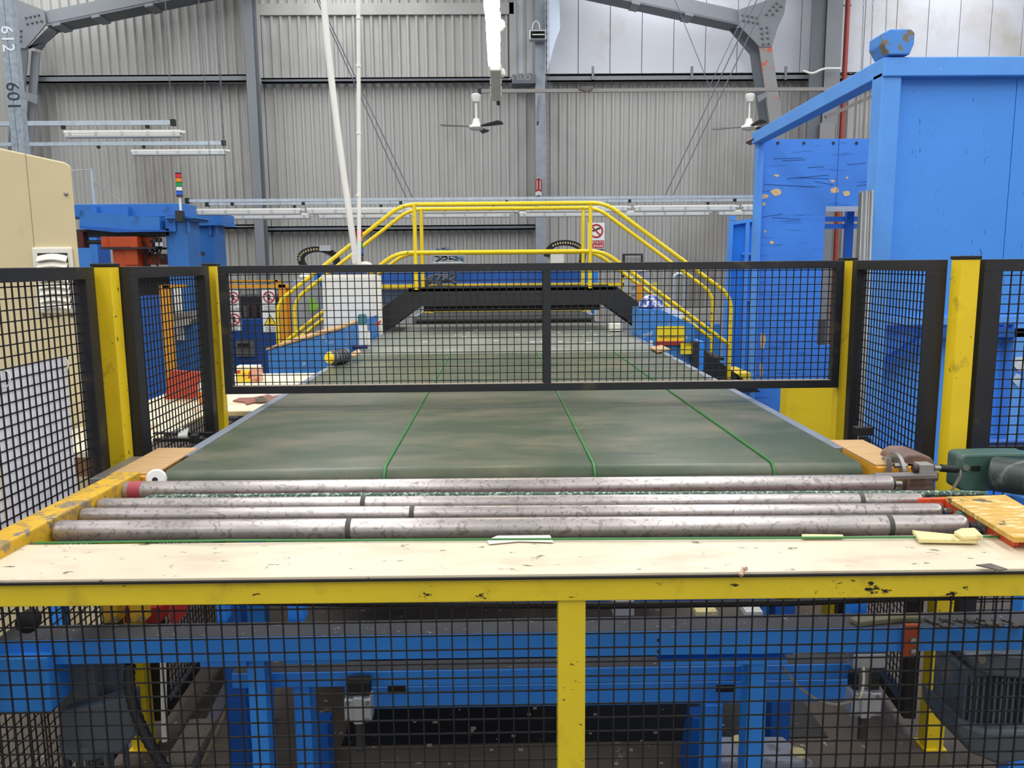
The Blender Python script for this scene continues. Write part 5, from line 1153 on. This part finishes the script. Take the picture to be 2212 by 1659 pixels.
# cross members seen high behind
MB().px(690, 1288, 1900, 1302, 3.1, 0.08).build('rear_beam', BLUE_D, us)
for x in (-1.1, 1.15): MB().box(x-0.04, x+0.04, 3.1, 3.18, FZ, at(900, 1302, 3.1).z).build('rear_leg', BLUE_D, us)
# pneumatic cylinders
def cyl_block(label, x0, y0, x1, y1, Y, rod, upper=None):
    t = thing('pneumatic_cylinder', label, 'cylinder', (at((x0+x1)/2, y1, Y).x, Y, 0.02), 'pneumatic cylinders under the roller table')
    MB().px(x0, y0, x1, y1, Y, 0.06).build('body', ALU, t, bevel=0.006)
    MB().px(x0+(x1-x0)*0.33, y0-2, x1-(x1-x0)*0.33, y1+4, Y-0.012, 0.02).build('ridge', ALU, t, bevel=0.004)
    w = (x1-x0)
    for xx in (x0+w*0.14, x1-w*0.14):
        for yy in (y0+8, y1-8): MB().lathe([(0.007, 0), (0.007, 0.008)], at(xx, yy, Y), (0, -1, 0), 10).build('screw', STEELP, t, True)
    xm = at((x0+x1)/2, y1, Y).x; z0 = at((x0+x1)/2, y1, Y).z
    MB().cyl((xm, Y+0.03, z0-rod), (xm, Y+0.03, z0), 0.014, 12).build('rod', mat('dark_piston', '#3a3a3a', 0.4) if 'dark_piston' not in bpy.data.materials else bpy.data.materials['dark_piston'], t, True)
    MB().px(x0+4, y0-36, x1-4, y0-2, Y+0.02, 0.05).build('clevis', RUBBER, t, bevel=0.004)
    if upper:
        MB().px(*upper, Y, 0.06).build('upper_head', ALU, t, bevel=0.006)
        q = at((x0+x1)/2, (upper[3]+y0)/2, Y); MB().cyl((q.x, Y+0.03, at(x0, y0, Y).z), (q.x, Y+0.03, at(x0, upper[3], Y).z), 0.02, 12).build('barrel', STEELP, t, True)
        MB().tube(bez([at(1865, 1440, Y-0.02), at(1868, 1480, Y-0.03), at(1862, 1500, Y-0.02), at(1855, 1510, Y-0.02)], 10), 0.004, 6).build('air_line', VENTM, t, True)
cyl_block('aluminium pneumatic cylinder hanging under the middle of the blue frame', 743, 1510, 802, 1562, 2.52, 0.12)
cyl_block('aluminium pneumatic cylinder with bare cable near the orange bracket', 1840, 1497, 1905, 1549, 2.5, 0.1, (1843, 1412, 1914, 1445))
MB().tube(bez([at(1692, 1442, 2.5), at(1730, 1500, 2.5), at(1780, 1535, 2.48), at(1830, 1530, 2.48), at(1858, 1500, 2.48)], 18), 0.0045, 8).build('loose_cable', mat('grey_beige_cable', '#8e8a7c', 0.6), label='grey cable drooping from the blue frame to the cylinder', cat='cable', smooth=True)
# grey gear motors
gl = thing('gear_motor', 'grey gear motor with tapered housing under the blue beam', 'motor', gnd(at(205, 1640, 2.45)))
MB().px(122, 1428, 208, 1545, 2.55, 0.16).build('gear_case', GREYM, gl, bevel=0.012)
MB().px(206, 1428, 245, 1510, 2.6, 0.1).build('side_cover', GREYM, gl, bevel=0.008)
MB().slab([(128, 1540), (210, 1520), (285, 1500), (292, 1590), (260, 1630), (150, 1632), (130, 1600)], 2.5, 0.07).build('bell_housing', GREYM, gl, bevel=0.012)
p_ = at(208, 1636, 2.6); MB().lathe([(0.1, 0), (0.105, 0.04), (0.09, 0.07)], (p_.x, 2.6, 0.02), n=24).build('motor_flange', GREYM, gl, True)
for k in range(8):
    a = k*math.pi/4; MB().box(p_.x+0.1*math.cos(a)-0.006, p_.x+0.1*math.cos(a)+0.006, 2.6+0.1*math.sin(a)-0.006, 2.6+0.1*math.sin(a)+0.006, FZ, 0.09).build('fin', GREYM, gl)
hz = bez([at(282, 1435, 2.48), at(268, 1500, 2.45), at(300, 1580, 2.42), at(345, 1640, 2.4), at(380, 1700, 2.4)], 40)
MB().tube(hz, [0.016+0.0025*(k % 2) for k in range(41)], 10).build('corrugated_hose', RUBBER, label='black corrugated hose curving down beside the grey gear motor', cat='hose', smooth=True)
gr_ = thing('gear_motor', 'dark grey finned motor behind the mesh at the frame edge', 'motor', gnd(at(2150, 1640, 2.6)))
MB().slab([(2085, 1415), (2150, 1410), (2230, 1418), (2230, 1470), (2140, 1462), (2095, 1440)], 2.62, 0.2).build('gear_case', GREYM, gr_, bevel=0.012)
MB().px(2078, 1440, 2240, 1575, 2.66, 0.2).build('stator', GREYM, gr_, bevel=0.015)
for k in range(11):
    x = 2082+k*13; MB().px(x, 1465, x+4, 1565, 2.645, 0.03).build('cooling_fin', GREYM, gr_)
MB().slab([(2068, 1545), (2085, 1565), (2130, 1580), (2240, 1580), (2240, 1640), (2160, 1655), (2100, 1630), (2070, 1590)], 2.6, 0.25).build('fan_cowl', GREYM, gr_, bevel=0.015)
MB().lathe([(0.014, 0), (0.014, 0.006)], at(2120, 1424, 2.62), (0, -1, 0), 14).build('plug_screw', STEELP, gr_, True)
# crate and litter under the frame
zc = FZ+0.3
cr_ = thing('grey_crate', 'pale grey crate standing on the floor between the blue legs', 'crate', (0.9, 2.97, FZ))
q0, q1, q2, q3 = at(1552, 1645, Z=zc), at(1755, 1645, Z=zc), at(1690, 1592, Z=zc), at(1556, 1592, Z=zc)
MB().prism([(q.x, q.y, FZ) for q in (q0, q1, q2, q3)], (0, 0, 0.29)).build('body', mat('pale_grey_plastic', '#8d8f9c', 0.6, var=0.08), cr_)
MB().prism([(q.x, q.y, FZ+0.29) for q in (q0, q1, q2, q3)], (0, 0, 0.01)).build('lid', mat('pale_grey_lid', '#a4a6b6', 0.6, var=0.06, dust=('#7d7c80', 0.55, 0.62, 14)), cr_)
for k, (x, y, w, lb) in enumerate(((1597, 1603, 0.02, 'torn foam scrap on the grey crate between the blue legs'), (1725, 1630, 0.02, 'torn foam scrap at the free corner of the grey crate'))):
    q = at(x, y, Z=zc+0.001); pts = [q+Vector((w*1.3*math.cos(t)*(1+0.4*math.sin(3*t)), w*1.6*math.sin(t), 0)) for t in [i*math.pi/4 for i in range(8)]]
    MB().prism(pts, (0, 0, 0.012)).build('foam_scrap', FOAM, label=lb, cat='foam')
def rag(label, pix, Y, d, mt_=FELT):
    b = MB().slab(pix, Y, d); return b.build('rag', mt_, label=label, cat='rag')
zt_b = at(1106, 1369, 2.46).z+0.002
rg = MB().prism([at(1835, 1345, Z=zt_b), at(1850, 1340, Z=zt_b), at(1925, 1333, Z=zt_b), at(1990, 1335, Z=zt_b), at(1992, 1345, Z=zt_b), at(1940, 1346, Z=zt_b), at(1880, 1352, Z=zt_b), at(1856, 1356, Z=zt_b)], (0, 0, 0.018)); rg.build('rag', FELT, label='grey-green rag draped on the dusty upper blue beam', cat='rag', bevel=0.004)
rnd = random.Random(21); lt = MB()
for k in range(40):
    x, y = rnd.uniform(2000, 2200), rnd.uniform(1340, 1358); q = at(x, y, Z=zt_b); s_ = rnd.uniform(0.003, 0.01); lt.box(q.x-s_, q.x+s_, q.y-s_, q.y+s_, zt_b, zt_b+s_)
lt.build('debris', mat('grey_chippings', '#55524c', 0.8, var=0.2), kind='stuff', label='grey cutting chips heaped on the end of the upper blue beam', cat='debris')
lt = MB()
for k in range(70):
    x, y = rnd.uniform(-1.0, 1.4), rnd.uniform(3.25, 4.2); s_ = rnd.uniform(0.003, 0.012); z = FZ+0.006 if (3.44 < y and -0.75 < x) else FZ
    lt.box(x-s_, x+s_, y-s_*0.6, y+s_*0.6, z, z+s_*0.6)
lt.build('floor_litter', mat('pale_chippings', '#a59a86', 0.8, var=0.2), kind='stuff', label='small pale chippings scattered on the floor under the frame', cat='litter')
# plank and pipe lying under the table
pk0, pk1 = at(385, 1655, Z=-0.1), at(440, 1560, Z=-0.1)
MB().bar(pk0, pk1, 0.1, 0.03).build('plank', mat('grey_weathered_wood', '#6e675c', 0.7, var=0.2, scale=8, stretch=(8, 1, 1)), label='weathered grey plank propped up beside the black hose', cat='plank')
MB().bar(at(395, 1700, Z=-0.3), at(520, 1440, Z=-0.1), 0.05, 0.05).build('floor_rail', mat('violet_grey_rail', '#4b4a5c', 0.5, var=0.15), label='dark steel rail slanting away under the belt', cat='rail')
MB().tube([at(415, 1700, Z=-0.3), at(525, 1450, Z=-0.1)], 0.014, 8).build('floor_pipe', mat('tan_pipe', '#6d5f4a', 0.5), label='thin tan pipe beside the slanting dark rail', cat='pipe', smooth=True)
MB().tube([at(352, 1430, 2.9), at(356, 1600, 2.9)], 0.012, 8).build('white_pipe', VENTM, label='thin white upright pipe beside the inner yellow post', cat='pipe', smooth=True)
for k, x in enumerate((-1.36, -1.27)):
    MB().box(x, x+0.045, 2.62, 2.68, 0.45, 0.74).build('yellow_bracket', YELW, label=['yellow hanging bracket under the table, outermost of two', 'yellow hanging bracket under the table, inner of two'][k], cat='bracket')
MB().lathe([(0.028, 0), (0.034, 0.02), (0.034, 0.05), (0.02, 0.06)], at(70, 1332, 2.45), (0.2, -1, 0), 14).build('clamp_wheel', RUBBER, label='black round clamp knob under the yellow side frame', cat='knob', smooth=True)
# pale pallet blocks glimpsed between beams
for k, (x0_, x1_, y0_, y1_, lb) in enumerate(((1325, 1370, 1300, 1330, 'pale grey profile stub behind the centre guard post'), (1505, 1550, 1322, 1332, 'small yellow foam lump on the upper blue beam'), (1612, 1648, 1322, 1334, 'white speckled offcut on the upper blue beam'))):
    MB().px(x0_, y0_, x1_, y1_, 2.75, 0.08).build(['profile_stub', 'foam_scrap', 'offcut'][k], [ALU, FOAM, WHITE][k], label=lb, cat=['profile', 'foam', 'offcut'][k])

# ------------------------------------------------------------------ lift the whole survey so that the floor lies at height 0
for o in list(S.objects):
    if o.parent is None: o.location.z -= FZ
